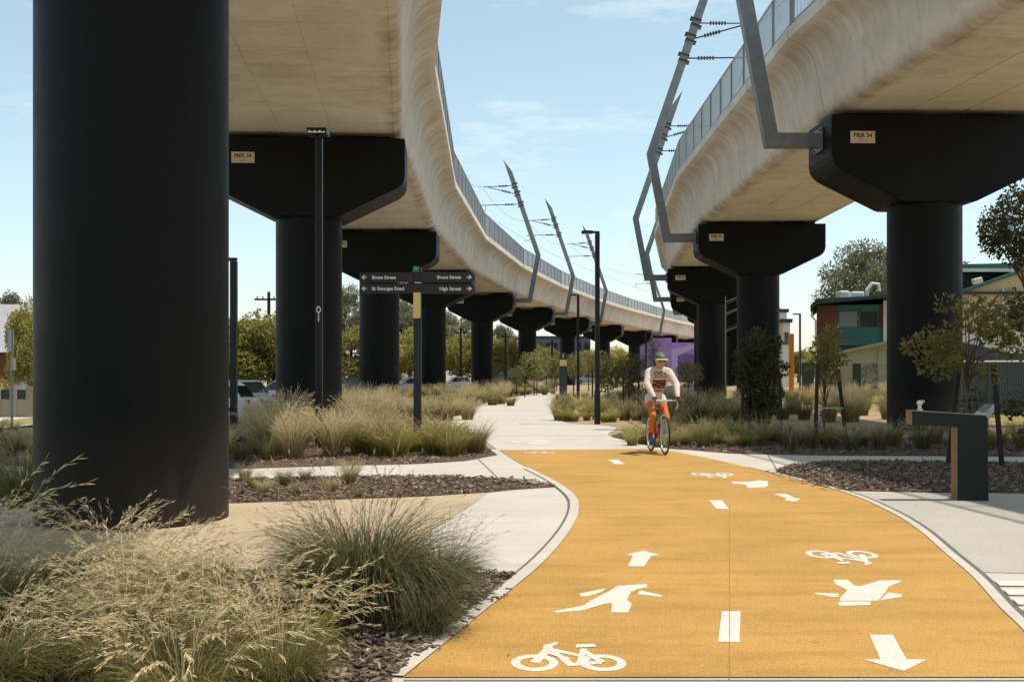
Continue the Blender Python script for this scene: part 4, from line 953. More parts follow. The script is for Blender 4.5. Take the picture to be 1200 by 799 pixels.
chips('bark_chips', M3, 9000, 1, x0=-3.6); chips('bark_chips', M4, 5200, 2, .03, .08, x1=8.5); chips('bark_chips', M2, 4500, 3, .03, .08, x0=-6.5, x1=1)
chips('bark_chips', M1, 3500, 4, .03, .09, x0=-8.5); chips('bark_chips', M5, 3500, 5, .03, .09, x1=11)
def spill(name, line, n, lo, hi, seed, z):
    r = random.Random(seed); mb = MB()
    for _ in range(n):
        i = r.randrange(len(line) - 1); p = Vector(line[i]).lerp(Vector(line[i + 1]), r.random()); p.x += r.choice((1, -1)) * 0 + lo + (hi - lo) * r.random() ** 2
        l = r.uniform(.015, .05); mb.box((p.x, p.y, z + .004), (l, l * .3, .005), rot=Matrix.Rotation(r.uniform(0, 6.28), 3, 'Z'))
    tag(mb.build(name, M['chips']), None, None, kind='stuff')
spill('spilled_bark', YL[:16], 120, -.16, .02, 41, Z3 + .002)
spill('spilled_bark', [G(945, 543.2), G(912, 553), G(935, 562), G(990, 577)], 120, -.2, .25, 42, Z3)
spill('spilled_bark', [G(280, 562), G(524, 559), G(585, 561), G(654, 571)], 160, -.2, .2, 43, Z2)
lt_ = MB(); r = random.Random(9)
for _ in range(160):
    p = (r.uniform(-1.2, 5.2), r.uniform(5.6, 18)); 
    frond_quad(lt_, Vector((p[0], p[1], Z3 + .004)), Vector((r.uniform(-1, 1), r.uniform(-1, 1), .06)), Vector((0, 0, 1)), r.uniform(.02, .055), r.uniform(.008, .02))
tag(lt_.build('fallen_leaves', M['blade_b']), None, None, kind='stuff')
# ------------------------------------------------------------------ buildings and fences
M['teal'] = ribbed('teal weatherboard', (.016, .105, .095), 'Z', .18, .5, .25)
M['rust'] = ribbed('rust red cladding', (.13, .036, .018), 'X', .3, .7, .6)
M['pale_sheet'] = ribbed('pale grey corrugated sheet', (.50, .52, .52), 'X', .2, .45, .4)
M['olive_sheet'] = ribbed('pale olive corrugated sheet', (.36, .35, .25), 'X', .25, .5, .5)
M['roller'] = ribbed('pale olive roller slats', (.36, .36, .27), 'Z', .12, .5, .5)
M['beige'] = simple('beige render', (.56, .44, .28), .85, .06, 1.5)
M['dkroof'] = simple('dark roof trim', (.025, .045, .045), .5)
M['tealtrim'] = simple('teal fascia', (.015, .12, .10), .45, .1)
M['whitewall'] = simple('off white wall', (.66, .64, .60), .8, .06, 1.0)
M['glass'] = glass('dark window glass', (.012, .016, .018), .12); M['glass_reflect'] = glass('window glass with painted reflection', (.16, .19, .20), .12)  # second glass: the pane's reflection is put in as a pale colour
M['purple'] = simple('purple panel', (.31, .21, .46), .6, .08, .6); M['purple_d'] = simple('deep purple panel', (.15, .085, .27), .6, .1, .6); M['purple_l'] = simple('pale lilac panel', (.46, .34, .60), .6, .06)
M['roof_grey'] = simple('pale grey roof tiles', (.36, .35, .34), .8, .12, 3, .3, 12); M['brick'] = simple('red brown brick', (.17, .075, .045), .9, .25, 9, .3, 30)
M['block'] = simple('tan rendered block', (.33, .27, .20), .9, .12, 2); M['dark_fence'] = ribbed('dark slate fence sheet', (.035, .045, .055), 'X', .3, .5, .4)
M['fence_l'] = ribbed('weathered pale fence sheet', (.50, .48, .45), 'X', .16, .6, .4); M['orange'] = simple('orange banner', (.70, .23, .02), .7); M['greenwall'] = M['teal']
M['bluegrey'] = simple('blue grey cladding', (.10, .115, .13), .7, .1, .3)
def wb(mb, x0, x1, y0, y1, z0, z1, m=0): return mb.box(((x0 + x1) / 2, (y0 + y1) / 2, (z0 + z1) / 2), (x1 - x0, y1 - y0, z1 - z0), m)
def part(nm, m, par, *boxes, bevel=0):
    mb = MB()
    for b in boxes: wb(mb, *b)
    return mb.build(nm, m, par, bevel=bevel)
def px_x(px, Y): return XA(px, Y)
def px_z(py, Y): return EYE + (HY - py) * Y / FPX
# teal and rust building
Y = 76; x0 = XA(957, Y); bt = thing('teal_building', 'two-storey teal and rust-red clad building with wide window band', 'building', (x0, Y, 0), -R(15.6))
dx = lambda px: XA(px, Y) - x0
zt, zb = px_z(357, Y), 0
part('rust_cladding', M['rust'], bt, (0, dx(981), 0, 9, 0, zt - .05)); part('rust_strip', M['rust'], bt, (dx(1026.5), dx(1031), .02, 9, px_z(384, Y), zt - .05))
part('teal_wall', M['teal'], bt, (dx(981), dx(1026.5), .03, 9, px_z(364.5, Y), zt - .05), (dx(981), dx(1031), .03, 9, px_z(405, Y), px_z(384.5, Y)))
part('lower_wall', M['dkroof'], bt, (dx(981), dx(1031), .3, 9, 0, px_z(405, Y)))
for a, b, mm in ((981.5, 1003, 'glass_reflect'), (1004.5, 1026, 'glass')):
    f_ = part('window', M['tealtrim'], bt, (dx(a), dx(b), .10, .2, px_z(384.5, Y), px_z(364.5, Y))); part('pane', M[mm], f_, (dx(a) + .06, dx(b) - .06, .085, .098, px_z(384, Y) + .05, px_z(365, Y) - .05))
rf = MB(); rf.add([(dx(950), -1, px_z(364, Y)), (dx(957), -1, zt), (dx(1034), -1, zt + .35), (dx(950), 10, px_z(364, Y)), (dx(957), 10, zt), (dx(1034), 10, zt + .35), (dx(950), -1, px_z(363, Y) + .25), (dx(957), -1, zt + .35), (dx(1034), -1, zt + .5), (dx(950), 10, px_z(363, Y) + .25), (dx(957), 10, zt + .35), (dx(1034), 10, zt + .5)],
      [(0, 1, 7, 6), (1, 2, 8, 7), (6, 7, 10, 9), (7, 8, 11, 10), (3, 9, 10, 4), (4, 10, 11, 5), (0, 6, 9, 3), (2, 5, 11, 8), (0, 3, 4, 1), (1, 4, 5, 2)]); rf.build('roof', M['dkroof'], bt)
part('pale_wing', M['pale_sheet'], bt, (dx(1031), dx(1046), -.3, 9, 0, px_z(351, Y)))
pw = MB(); pw.prism([(dx(1030.6), px_z(355, Y)), (dx(1030.6), px_z(349, Y)), (dx(1047), px_z(338, Y)), (dx(1047), px_z(349, Y))], -.5, 9); pw.build('wing_roof', M['dkroof'], bt)
for a, b, c_, d_ in ((994, 1006, 342, 355), (1008, 1024, 343, 355)):
    o = part('rooftop_unit', M['whitewall'], None, (-.5 * (dx(b) - dx(a)), .5 * (dx(b) - dx(a)), -.6, .6, 0, px_z(c_, Y) - px_z(d_, Y)), bevel=.12); o.location = (x0 + (dx(a) + dx(b)) / 2, Y + 2.5, zt + .35)
    tag(o, 'white rooftop unit on the teal roof, %s' % ('nearest the rust cladding' if a < 1000 else 'wider one beside the duct'), 'rooftop unit')
d_ = MB(); zz = zt + .5; d_.tube([(0, 0, 0), (0, 0, .7), (.35, 0, 1.15), (.8, 0, 1.1), (.85, 0, .6)], .14, 8); o = d_.build('roof_duct', M['whitewall'], None, (XA(1027, Y), Y + 2, zz - .05)); tag(o, 'curved white duct on the teal building roof', 'duct')
dp = MB(); dp.tube([(dx(951.5), -.9, px_z(366, Y)), (dx(951.5), -.9, px_z(371, Y)), (dx(956), -.1, px_z(376, Y)), (dx(956), -.1, 0)], .07, 6); dp.build('downpipe', M['whitewall'], bt)
# olive shed
Y = 60; x0 = XA(993, Y); sh = thing('metal_shed', 'pale olive corrugated shed with roller door beside big pier', 'shed', (x0, Y, 0), -R(14)); dx = lambda px: XA(px, Y) - x0
wl = MB(); wl.prism([(0, 0), (dx(1062), 0), (dx(1062), px_z(397, Y)), (0, px_z(412, Y))], 0, 8); wl.build('wall', M['olive_sheet'], sh)
rf = MB(); rf.prism([(-.12, px_z(412, Y) - .05), (dx(1063), px_z(397, Y) - .03), (dx(1063), px_z(397, Y) + .12), (-.12, px_z(412, Y) + .1)], -.25, 8.1); rf.build('roof', M['olive_sheet'], sh)
rd = part('roller_door', M['roller'], sh, (dx(1027), dx(1045), -.04, -.005, 0.02, px_z(411, Y))); part('door_rail', M['pale_sheet'], rd, (dx(1026.5), dx(1045.5), -.07, -.041, px_z(425.5, Y), px_z(424.5, Y)))
part('dark_gate', M['dkroof'], sh, (dx(999), dx(1008), -.04, -.005, 0.02, px_z(426, Y)))
m_, nt, b_, _o = new_mat('mottled mural paint'); tcx = N(nt, 'ShaderNodeTexCoord'); nn_ = N(nt, 'ShaderNodeTexNoise', Scale=2.6, Detail=5.0, Distortion=1.6); nt.links.new(tcx.outputs['Object'], nn_.inputs['Vector'])
r_ = N(nt, 'ShaderNodeValToRGB'); e = r_.color_ramp.elements; e[0].position = .4; e[0].color = (.10, .105, .10, 1); e[1].position = .6; e[1].color = (.33, .33, .31, 1); nt.links.new(nn_.outputs['Fac'], r_.inputs[0]); nt.links.new(r_.outputs[0], b_.inputs['Base Color'])
part('mural_panel', m_, sh, (dx(1008.2), dx(1026.6), -.045, -.005, 0.02, px_z(426, Y)))
# pale yard fence with pipe hoops
Y = 68; fx = XA(963, Y); fe = thing('yard_fence', 'pale corrugated yard fence with bent white pipes along its top', 'fence', (fx, Y, 0)); dx = lambda px: XA(px, Y) - fx
part('sheet_panel', M['fence_l'], fe, (0, dx(993.5), 0, .06, 0, px_z(434, Y)))
hp = MB()
for k in range(6): x = .15 + k * .24; hp.tube([(x, -.04, px_z(434, Y) - .2), (x, -.04, px_z(430, Y)), (x + .2, -.04, px_z(426, Y)), (x + .42, -.04, px_z(424.5, Y))], .035, 5)
hp.tube([(0, -.05, px_z(432, Y)), (dx(993), -.05, px_z(431, Y))], .05, 6); hp.tube([(dx(991.5), -.06, 0), (dx(991.5), -.06, px_z(417, Y))], .07, 6); hp.build('pipe_hoop', M['whitewall'], fe)
Y = 70; fx = XA(940, Y); o = part('fence_panel', M['dark_fence'], None, (0, XA(954, Y) - fx, 0, .12, 0, px_z(425, Y))); o.location = (fx, Y, 0); tag(o, 'dark weathered timber fence panel behind the thin olive tree', 'fence panel')
Y = 90; o = part('banner_post', M['orange'], None, (-.19, .19, -.1, .1, 0, px_z(391, Y)), bevel=.02); o.location = (XA(927.5, Y), Y, 0); tag(o, 'tall orange banner board beside the thin grey street lamp', 'banner')
Y = 84; sl = thing('street_lamp', 'thin grey street lamp with short arm near the orange banner', 'street lamp', (XA(937.5, Y), Y, 0)); q = MB(); q.tube([(0, 0, 0), (0, 0, px_z(368, Y))], .085, 8); q.build('pole', M['steel'], sl); q = MB(); q.box((-.24, 0, px_z(368, Y)), (.55, .2, .1)); q.build('lamp_head', M['steel'], sl)
def plain_block(name, label, cat, pxa, pxb, Y, ptop, wall, nwin, zw=None, depth=10, roof=None):
    x0 = XA(pxa, Y); w = XA(pxb, Y) - x0; z1 = px_z(ptop, Y); t = thing(name, label, cat, (x0, Y, gz(x0, Y)))
    part('wall', wall, t, (0, w, 0, depth, -.2, z1)); part('roof', roof or M['dkroof'], t, (-.2, w + .2, -.25, depth + .2, z1 + .002, z1 + .4))
    rows = max(1, int((z1 - 1) / 3.2))
    for r_ in range(rows):
        for k in range(nwin):
            cx_ = w * (k + .5) / nwin; cz = z1 - 1.7 - r_ * 3.2; f_ = part('window', wall, t, (cx_ - w / nwin * .32, cx_ + w / nwin * .32, -.05, .05, cz - .75, cz + .75)); part('pane', M['glass'], f_, (cx_ - w / nwin * .28, cx_ + w / nwin * .28, -.07, -.052, cz - .65, cz + .65))
    return t
plain_block('white_building', 'pale far building rising behind the dense dark staked tree', 'building', 893, 922, 130, 366, M['whitewall'], 3)
plain_block('white_building', 'small pale far building beside the orange banner board', 'building', 917, 926, 118, 378, M['whitewall'], 1)
plain_block('grey_building', 'far blue-grey building behind the fifth and sixth piers', 'building', 628, 692, 232, 394, M['bluegrey'], 7)
# purple building
Y = 186; x0 = XA(751, Y); pu = thing('purple_building', 'far purple and lilac panelled building under the viaduct end', 'building', (x0, Y, 0)); dx = lambda px: XA(px, Y) - x0
part('wall', M['purple'], pu, (0, dx(787), 0, 4, -.5, px_z(396, Y)), (dx(787), dx(832), 2, 4.2, -.5, px_z(401, Y)))
q = MB(); q.prism([(dx(787), 0), (dx(796), 0), (dx(796), px_z(417, Y)), (dx(815), px_z(408, Y)), (dx(815), px_z(403, Y)), (dx(787), px_z(410, Y))], 1.7, 1.99); q.build('lilac_frame', M['purple_l'], pu)
part('recess', M['purple_d'], pu, (dx(797), dx(832), 1.8, 1.98, .1, px_z(415, Y)))
# beige building with green roof
Y = 47; x0 = XA(1125, Y); be = thing('beige_building', 'beige gabled building with deep teal roof edge', 'building', (x0, Y, 0)); dx = lambda px: XA(px, Y) - x0
part('wall', M['beige'], be, (0, dx(1290), 0, 5.5, px_z(388, Y), px_z(345, Y))); part('lower_wall', M['whitewall'], be, (-.05, dx(1290), -.06, 5.5, 0, px_z(388, Y) - .003))
q = MB(); q.prism([(0, px_z(341.5, Y)), (dx(1290), px_z(341.5, Y)), (dx(1290), px_z(319, Y)), (dx(1196), px_z(319, Y)), (dx(1142), px_z(338, Y)), (0, px_z(341, Y))], .02, 2.35); q.build('gable', M['beige'], be)
q = MB(); q.prism([(dx(1130), px_z(342.5, Y)), (dx(1196), px_z(319.5, Y)), (dx(1292), px_z(319.5, Y)), (dx(1292), px_z(316, Y)), (dx(1196), px_z(316, Y)), (dx(1130), px_z(339.5, Y))], -.12, .3); q.build('barge_board', M['tealtrim'], be)
part('gutter', M['dkroof'], be, (-.1, dx(1290), -.15, .015, px_z(345, Y), px_z(341.8, Y)))
part('upper_wall', M['dkroof'], be, (-.1, dx(1292), 2.4, 5.4, px_z(345, Y), px_z(315, Y)))
q = MB(); q.add([(-.6, 1.2, px_z(315, Y)), (dx(1295), 1.2, px_z(311, Y)), (dx(1295), 5.8, px_z(311, Y)), (-.2, 5.8, px_z(315, Y)), (-.6, 1.2, px_z(307, Y)), (dx(1295), 1.2, px_z(303, Y)), (dx(1295), 5.8, px_z(303, Y)), (-.2, 5.8, px_z(307, Y))], [(0, 3, 2, 1), (4, 5, 6, 7), (0, 1, 5, 4), (1, 2, 6, 5), (2, 3, 7, 6), (3, 0, 4, 7)]); ro_ = q.build('roof', M['tealtrim'], be)
part('soffit_edge', M['pale_sheet'], be, (-.6, dx(1295), 1.15, 1.19, px_z(315.6, Y), px_z(311.5, Y)))
part('pipe', M['pale_sheet'], be, (dx(1173), dx(1175), -.14, -.02, px_z(361, Y), px_z(339, Y)))
ac = thing('air_conditioner', 'white double-fan air conditioner on the beige wall', 'air conditioner', (XA(1167.5, Y - .4), Y - .4, px_z(387, Y)))
w_, h_ = 17.5 * Y / FPX, 26 * Y / FPX
part('case', M['whitewall'], ac, (-w_ / 2, w_ / 2, -.2, .2, 0, h_), bevel=.02)
for zc in (h_ * .27, h_ * .73):
    q = MB(); n = 20
    q.tube([(-w_ * .08, -.20, zc), (-w_ * .08, -.23, zc)], h_ * .185, n); fo = q.build('fan_grille', M['dkroof'], ac); q = MB(); q.tube([(-w_ * .08, -.231, zc), (-w_ * .08, -.245, zc)], h_ * .05, 10); q.build('hub', M['whitewall'], fo)
Y = 46; q = part('wall_light', M['whitewall'], None, (-.2, .2, -.12, .12, -.12, .12), bevel=.04); q.rotation_euler = (0, R(-15), 0); q.location = (XA(1151, Y), Y + .5, px_z(328, Y)); tag(q, 'white floodlight box under the teal roof of beige building', 'floodlight')
# dark fence and pipe rail in front of the beige building
Y = 38; fx = XA(1122, Y); fe = thing('slate_fence', 'dark slate sheet fence in front of the beige building', 'fence', (fx, Y, 0)); dx = lambda px: XA(px, Y) - fx
q = MB(); q.prism([(0, 0), (dx(1290), 0), (dx(1290), px_z(414, Y)), (dx(1182), px_z(414, Y)), (dx(1150), px_z(406, Y)), (dx(1122), px_z(400, Y))], 0, .08); q.build('sheet_panel', M['dark_fence'], fe)
q = MB(); q.prism([(0, px_z(399.8, Y)), (dx(1150), px_z(405.8, Y)), (dx(1182), px_z(413.8, Y)), (dx(1182), px_z(412, Y)), (dx(1150), px_z(404, Y)), (0, px_z(398, Y))], -.03, .11); q.build('top_rail', M['pale_sheet'], fe)
Y = 30; rl = thing('pipe_rail', 'long thin pale pipe rail behind the staked tree by fountain', 'rail', (XA(1125, Y), Y, 0)); q = MB(); q.tube([(0, 0, px_z(423.5, Y)), (XA(1300, Y) - XA(1125, Y), 0, px_z(423, Y))], .025, 6); q.build('rail', M['whitewall'], rl)
for px in (1157.5, 1235): q = MB(); xx = XA(px, Y) - XA(1125, Y); q.tube([(xx, 0, 0), (xx, 0, px_z(423.4, Y) - .028)], .025, 6); q.build('post', M['dkroof'], rl)
# left: house, block wall, verge
Y = 52; x0 = XA(-40, Y); ho = thing('weatherboard_house', 'white weatherboard and brick house with pale grey roof', 'house', (x0, Y, gz(x0, Y))); dx = lambda px: XA(px, Y) - x0; zo = -gz(x0, Y)
M['boards'] = ribbed('white weatherboards', (.66, .65, .62), 'Z', .18, .6, .5)
part('brick_wall', M['brick'], ho, (0, dx(11), 0, 8, 0, px_z(412, Y) + zo)); part('board_wall', M['boards'], ho, (dx(11), dx(60), .3, 8, 0, px_z(416, Y) + zo)); part('window', M['glass'], ho, (dx(29), dx(46), .22, .29, px_z(452, Y) + zo, px_z(432, Y) + zo))
q = MB(); q.add([(-.5, -.6, px_z(413, Y) + zo), (dx(14), -.6, px_z(413, Y) + zo), (dx(20), 3, px_z(352, Y) + zo), (-.5, 3, px_z(352, Y) + zo), (-.5, 8.4, px_z(413, Y) + zo), (dx(64), 8.4, px_z(416, Y) + zo), (dx(64), .1, px_z(416, Y) + zo), (dx(48), 3.5, px_z(385, Y) + zo)], [(0, 1, 2, 3), (3, 2, 5, 4), (1, 6, 7, 2), (2, 7, 5), (6, 5, 7), (0, 3, 4)]); q.build('roof', M['roof_grey'], ho)
Y = 44; x0 = XA(-45, Y); z0 = gz(x0, Y); fw = thing('block_wall', 'low tan rendered front wall with piers and dark infill', 'wall', (x0, Y, z0)); dx = lambda px: XA(px, Y) - x0; zo = -z0
zt, zl = px_z(453, Y) + zo, px_z(468, Y) + zo
part('wall', M['block'], fw, (0, dx(70), 0, .25, 0, zl))
for a, b in ((-20, 0), (12, 19), (31, 39), (45, 60)): part('wall_pier', M['block'], fw, (dx(a), dx(b), -.06, .31, 0, zt))
for a, b in ((0.2, 11.8), (19.2, 30.8), (39.2, 44.8)): part('infill', M['dkroof'], fw, (dx(a), dx(b), .08, .14, zl + .003, zt - .12))
bsh = tree_proto('garden_shrub', 'round golden shrub behind the low tan front wall', 31, 1.7, .9, .2, 1.75, 22, .2, .36, 420, .12, .07, M['lf_dense'], .04, None, 6); bsh.location = (XA(2, 47), 47, gz(XA(2, 47), 47))
# utility poles
def upole(px, Y, py, label, armw=1.8, armdir=1):
    x = XA(px, Y); z = gz(x, Y); h = px_z(py, Y) - z; t = thing('utility_pole', label, 'utility pole', (x, Y, z), 0, 'utility poles along the street'); q = MB(); q.tube([(0, 0, -.2), (0, 0, h)], [.14, .10], 8); q.build('pole', M['stake'], t)
    q = MB(); q.box((0, -.12, h - .5), (armw, .1, .12)); a = q.build('crossarm', M['stake'], t); q = MB()
    for s in (-.8, -.4, .4, .8): q.tube([(s * armw / 2, -.12, h - .44), (s * armw / 2, -.12, h - .3)], .04, 6)
    q.build('insulator', M['insul'], a); return t
upole(315, 72, 342, 'utility pole with crossarm above the trees by the PIER 34 column')
upole(540, 108, 384, 'dark utility pole between the third and fourth piers', 1.2); upole(592.5, 112, 389, 'dark utility pole between fourth and fifth piers', .9); upole(647, 125, 398, 'dark utility pole right beside the fifth pier crosshead', .9)

# ------------------------------------------------------------------ parked cars
M['car_silver'] = simple('silver car paint', (.50, .53, .55), .3, .03, 1, metal=.3); M['car_white'] = simple('white car paint', (.70, .71, .70), .3, .03, 1); M['car_dark'] = simple('dark car paint', (.06, .07, .085), .25, .05, 1)
M['tyre'] = simple('tyre rubber', (.018, .018, .018), .85); M['rim'] = simple('alloy rim', (.45, .45, .45), .35, .05, metal=.6); M['lampc'] = simple('clear lamp', (.75, .76, .74), .15); M['lampr'] = simple('red lamp', (.45, .02, .015), .25); M['trim'] = simple('black trim', (.02, .02, .02), .6)
def make_car(paint, hatch=True):
    t = thing('parked_car', '', 'car', (0, 0, 0), 0, 'cars parked along the street')
    L, W, H = 4.3, 1.78, 1.52
    # body: cross-sections along x, each a ring (half width, belt, sill)
    xs_ = [-2.15, -2.08, -1.75, -1.2, -.3, .6, 1.2, 1.75, 2.08, 2.15]; top = [.70, .88, .96, .97, .96, .95, .93, .85, .74, .60]; hw = [.70, .80, .86, .89, .89, .89, .88, .85, .76, .62]
    b = MB()
    for x, zt_, w in zip(xs_, top, hw):
        for y, z in ((-w * .92, .22), (-w, .40), (-w, zt_ - .14), (-w * .93, zt_), (w * .93, zt_), (w, zt_ - .14), (w, .40), (w * .92, .22)): b.v.append((x, y, z))
    for i in range(len(xs_) - 1):
        for k in range(8): b.f.append((i * 8 + k, (i + 1) * 8 + k, (i + 1) * 8 + (k + 1) % 8, i * 8 + (k + 1) % 8)); b.m.append(0)
    b.f.append(tuple(range(8))); b.m.append(0); b.f.append(tuple(range(len(xs_) * 8 - 1, len(xs_) * 8 - 9, -1))); b.m.append(0)
    bo = b.build('body', paint, t, smooth=True, clean=True)
    # cabin: lower ring at belt, upper ring at roof
    lo = [(-1.85 if hatch else -1.35, .80), (1.15, .82)]; hi = [(-1.45 if hatch else -.85, .60), (.35, .62)]; zl_, zh = .93, H - .04
    c = MB(); (xa, wa), (xb, wb2) = lo; (xc, wc), (xd, wd) = hi
    c.add([(xa, -wa, zl_), (xb, -wb2, zl_), (xb, wb2, zl_), (xa, wa, zl_), (xc, -wc, zh), (xd, -wd, zh), (xd, wd, zh), (xc, wc, zh)], [(0, 3, 2, 1), (4, 5, 6, 7), (0, 1, 5, 4), (1, 2, 6, 5), (2, 3, 7, 6), (3, 0, 4, 7)]); c.build('cabin', paint, t, bevel=.07, smooth=True)
    def pane(nm, q4, f0, f1, e=.012):
        a, b_, c_, d = [Vector(v) for v in q4]; nn = (b_ - a).cross(d - a).normalized() * e
        P = [a.lerp(b_, f0).lerp(d.lerp(c_, f0), .1), a.lerp(b_, f1).lerp(d.lerp(c_, f1), .1), a.lerp(b_, f1).lerp(d.lerp(c_, f1), .86), a.lerp(b_, f0).lerp(d.lerp(c_, f0), .86)]
        mb = MB(); mb.add([p + nn for p in P] + [p - nn for p in P], [(0, 1, 2, 3), (7, 6, 5, 4), (0, 4, 5, 1), (1, 5, 6, 2), (2, 6, 7, 3), (3, 7, 4, 0)]); mb.build(nm, M['glass'], t)
    V = lambda x, y, z: (x, y, z)
    pane('windscreen', (V(xb, -wb2, zl_), V(xb, wb2, zl_), V(xd, wd, zh), V(xd, -wd, zh)), .07, .93); pane('rear_window', (V(xa, wa, zl_), V(xa, -wa, zl_), V(xc, -wc, zh), V(xc, wc, zh)), .07, .93)
    for s in (-1, 1):
        q4 = (V(xa, s * wa, zl_), V(xb, s * wb2, zl_), V(xd, s * wd, zh), V(xc, s * wc, zh))
        for f0, f1 in ((.08, .28), (.31, .60), (.63, .94)): pane('side_window', q4, f0, f1)
        for x in (-1.35, 1.33):
            w = MB(); w.tube([(x, s * .72, .32), (x, s * .90, .32)], .32, 20); wo_ = w.build('wheel', M['tyre'], t); r_ = MB(); r_.tube([(x, s * .89, .32), (x, s * .912, .32)], .21, 14); r_.build('rim', M['rim'], wo_)
        q = MB(); q.box((2.02, s * .60, .68), (.2, .3, .14)); q.build('headlight', M['lampc'], t, bevel=.03); q = MB(); q.box((-2.07, s * .68, .82), (.14, .2, .2)); q.build('taillight', M['lampr'], t, bevel=.03)
        q = MB(); q.box((.75, s * .98, 1.0), (.12, .2, .13)); q.build('wing_mirror', paint, t, bevel=.03)
    q = MB(); q.box((2.1, 0, .40), (.12, 1.2, .2)); q.build('grille', M['trim'], t); q = MB(); q.box((-2.13, 0, .62), (.04, .5, .12)); q.build('number_plate', M['white'], t)
    return t
cars = {}
def car(paint, px, Y, rz, label, s=1.0, hatch=True):
    k = (paint, hatch); x = XA(px, Y); loc = (x, Y, gz(x, Y) + .01)
    if k not in cars: t = cars[k] = make_car(M[paint], hatch); t.location = loc; t.rotation_euler = (0, 0, rz); t.scale = (s, s, s); t['label'] = label
    else: t = dup(cars[k], loc, rz, label, None, s)
car('car_silver', 262, 46.5, R(150), 'pale blue-silver hatchback nearest the short lamp post', 1.04)
car('car_white', 236, 40.5, R(172), 'white car partly hidden by the huge near pier', .98)
car('car_white', 336, 55, R(165), 'white car partly hidden by the PIER 34 column', 1.0, False)
car('car_white', 408, 71, R(215), 'white car between the two nearest T-shaped piers')
car('car_dark', 398, 66, R(210), 'dark car beside the PIER 34 column')
car('car_silver', 482, 92, R(200), 'silver car roof seen behind the signpost pole')
car('car_white', 536, 108, R(195), 'white car between third and fourth piers', 1.0, False)
car('car_silver', 577, 124, R(240), 'silver car right beside the fourth pier'); car('car_dark', 588, 116, R(200), 'dark grey car at the grass between fourth and fifth piers', 1.0, False); car('car_white', 600, 138, R(190), 'far white car in front of the fifth pier')
car('car_silver', 655, 150, R(185), 'far silver car behind the totem', 1.0, False); car('car_white', 690, 165, R(180), 'farthest white car beyond the lamp posts')
# ------------------------------------------------------------------ bicycle
BO, BZ = (2.725, 20.75, Z2), R(7.5)
M['frame_red'] = simple('red frame paint', (.42, .03, .025), .3, .05); M['fork_blue'] = simple('pale blue fork paint', (.18, .42, .52), .3, .05); M['tape'] = simple('white bar tape', (.62, .58, .54), .7, .05); M['hood'] = simple('dark red brake hood', (.22, .03, .03), .5); M['alloy'] = simple('bare alloy', (.55, .55, .54), .3, .05, metal=.7)
bk = thing('bicycle', 'red road bicycle with pale blue fork, ridden toward the viewer', 'bicycle', BO, BZ)
def torus(mb, c, Rr, r, n=40, k=8, m=0, sx=1.0):
    V = []; F = []
    for i in range(n):
        a = 2 * math.pi * i / n
        for j_ in range(k):
            b = 2 * math.pi * j_ / k; rad = Rr + r * math.cos(b); V.append((c[0] + r * sx * math.sin(b), c[1] + rad * math.cos(a), c[2] + rad * math.sin(a)))
    for i in range(n):
        for j_ in range(k): F.append((i * k + j_, i * k + (j_ + 1) % k, ((i + 1) % n) * k + (j_ + 1) % k, ((i + 1) % n) * k + j_))
    mb.add(V, F, m)
WR = .345
for y in (-.5, .5):
    w = MB(); torus(w, (0, y, WR), WR - .014, .016); ty = w.build('wheel', M['tyre'], bk, smooth='all')
    q = MB(); torus(q, (0, y, WR), WR - .038, .014, sx=.8); q.build('rim', M['alloy'], ty, smooth='all')
    q = MB()
    for k in range(24): a = 2 * math.pi * k / 24; q.tube([(.025 * (1 if k % 2 else -1), y + .02 * math.cos(a), WR + .02 * math.sin(a)), (0, y + (WR - .045) * math.cos(a + .25), WR + (WR - .045) * math.sin(a + .25))], .0013, 4)
    q.tube([(-.05, y, WR), (.05, y, WR)], .02, 10); q.build('spokes', M['alloy'], ty)
BB = Vector((0, .09, .275)); HT, HB = Vector((0, -.36, .86)), Vector((0, -.39, .74)); ST = Vector((0, .25, .82))
q = MB(); q.tube([HB, BB], .019, 8); q.tube([HT, ST], .016, 8); q.tube([BB, ST + Vector((0, .01, .04))], .016, 8); q.tube([HB + Vector((0, .005, -.03)), HT + Vector((0, -.002, .02))], .022, 8)
for s in (-1, 1): q.tube([BB + Vector((s * .03, 0, 0)), (s * .065, .5, WR)], .009, 6); q.tube([ST, (s * .06, .5, WR)], .008, 6)
q.build('frame', M['frame_red'], bk, smooth=True)
q = MB(); q.tube([HB + Vector((0, -.005, -.04)), HB + Vector((0, -.02, -.05))], .03, 8)
for s in (-1, 1): q.tube([HB + Vector((s * .045, -.01, -.03)), (s * .05, -.44, .55), (s * .05, -.5, WR)], [.014, .013, .009], 8)
q.build('fork', M['fork_blue'], bk, smooth=True)
q = MB(); q.tube([HT, HT + Vector((0, -.09, .11))], .016, 8); q.tube([(-.2, -.455, .985), (.2, -.455, .985)], .016, 8)
for s in (-1, 1): q.tube([(s * .2, -.455, .985), (s * .215, -.49, .985), (s * .217, -.56, .975), (s * .22, -.59, .93), (s * .222, -.56, .865), (s * .225, -.47, .845)], .017, 8)
hb = q.build('handlebar', M['tape'], bk, smooth=True)
for s in (-1, 1):
    q = MB(); q.tube([(s * .217, -.55, .985), (s * .217, -.61, 1.0), (s * .217, -.635, 1.03)], [.022, .024, .018], 8); q.tube([(s * .217, -.63, 1.0), (s * .22, -.66, .93), (s * .22, -.62, .85)], [.012, .010, .008], 6); q.build('brake_lever', M['hood'], hb, smooth=True)
q = MB(); q.tube([ST, (0, .265, .955)], .013, 8); q.build('seat_post', M['alloy'], bk); q = MB(); q.sphere((0, .25, .965), .1, 12, 0, (.75, 1.35, .28)); q.build('saddle', M['black'], bk, smooth='all')
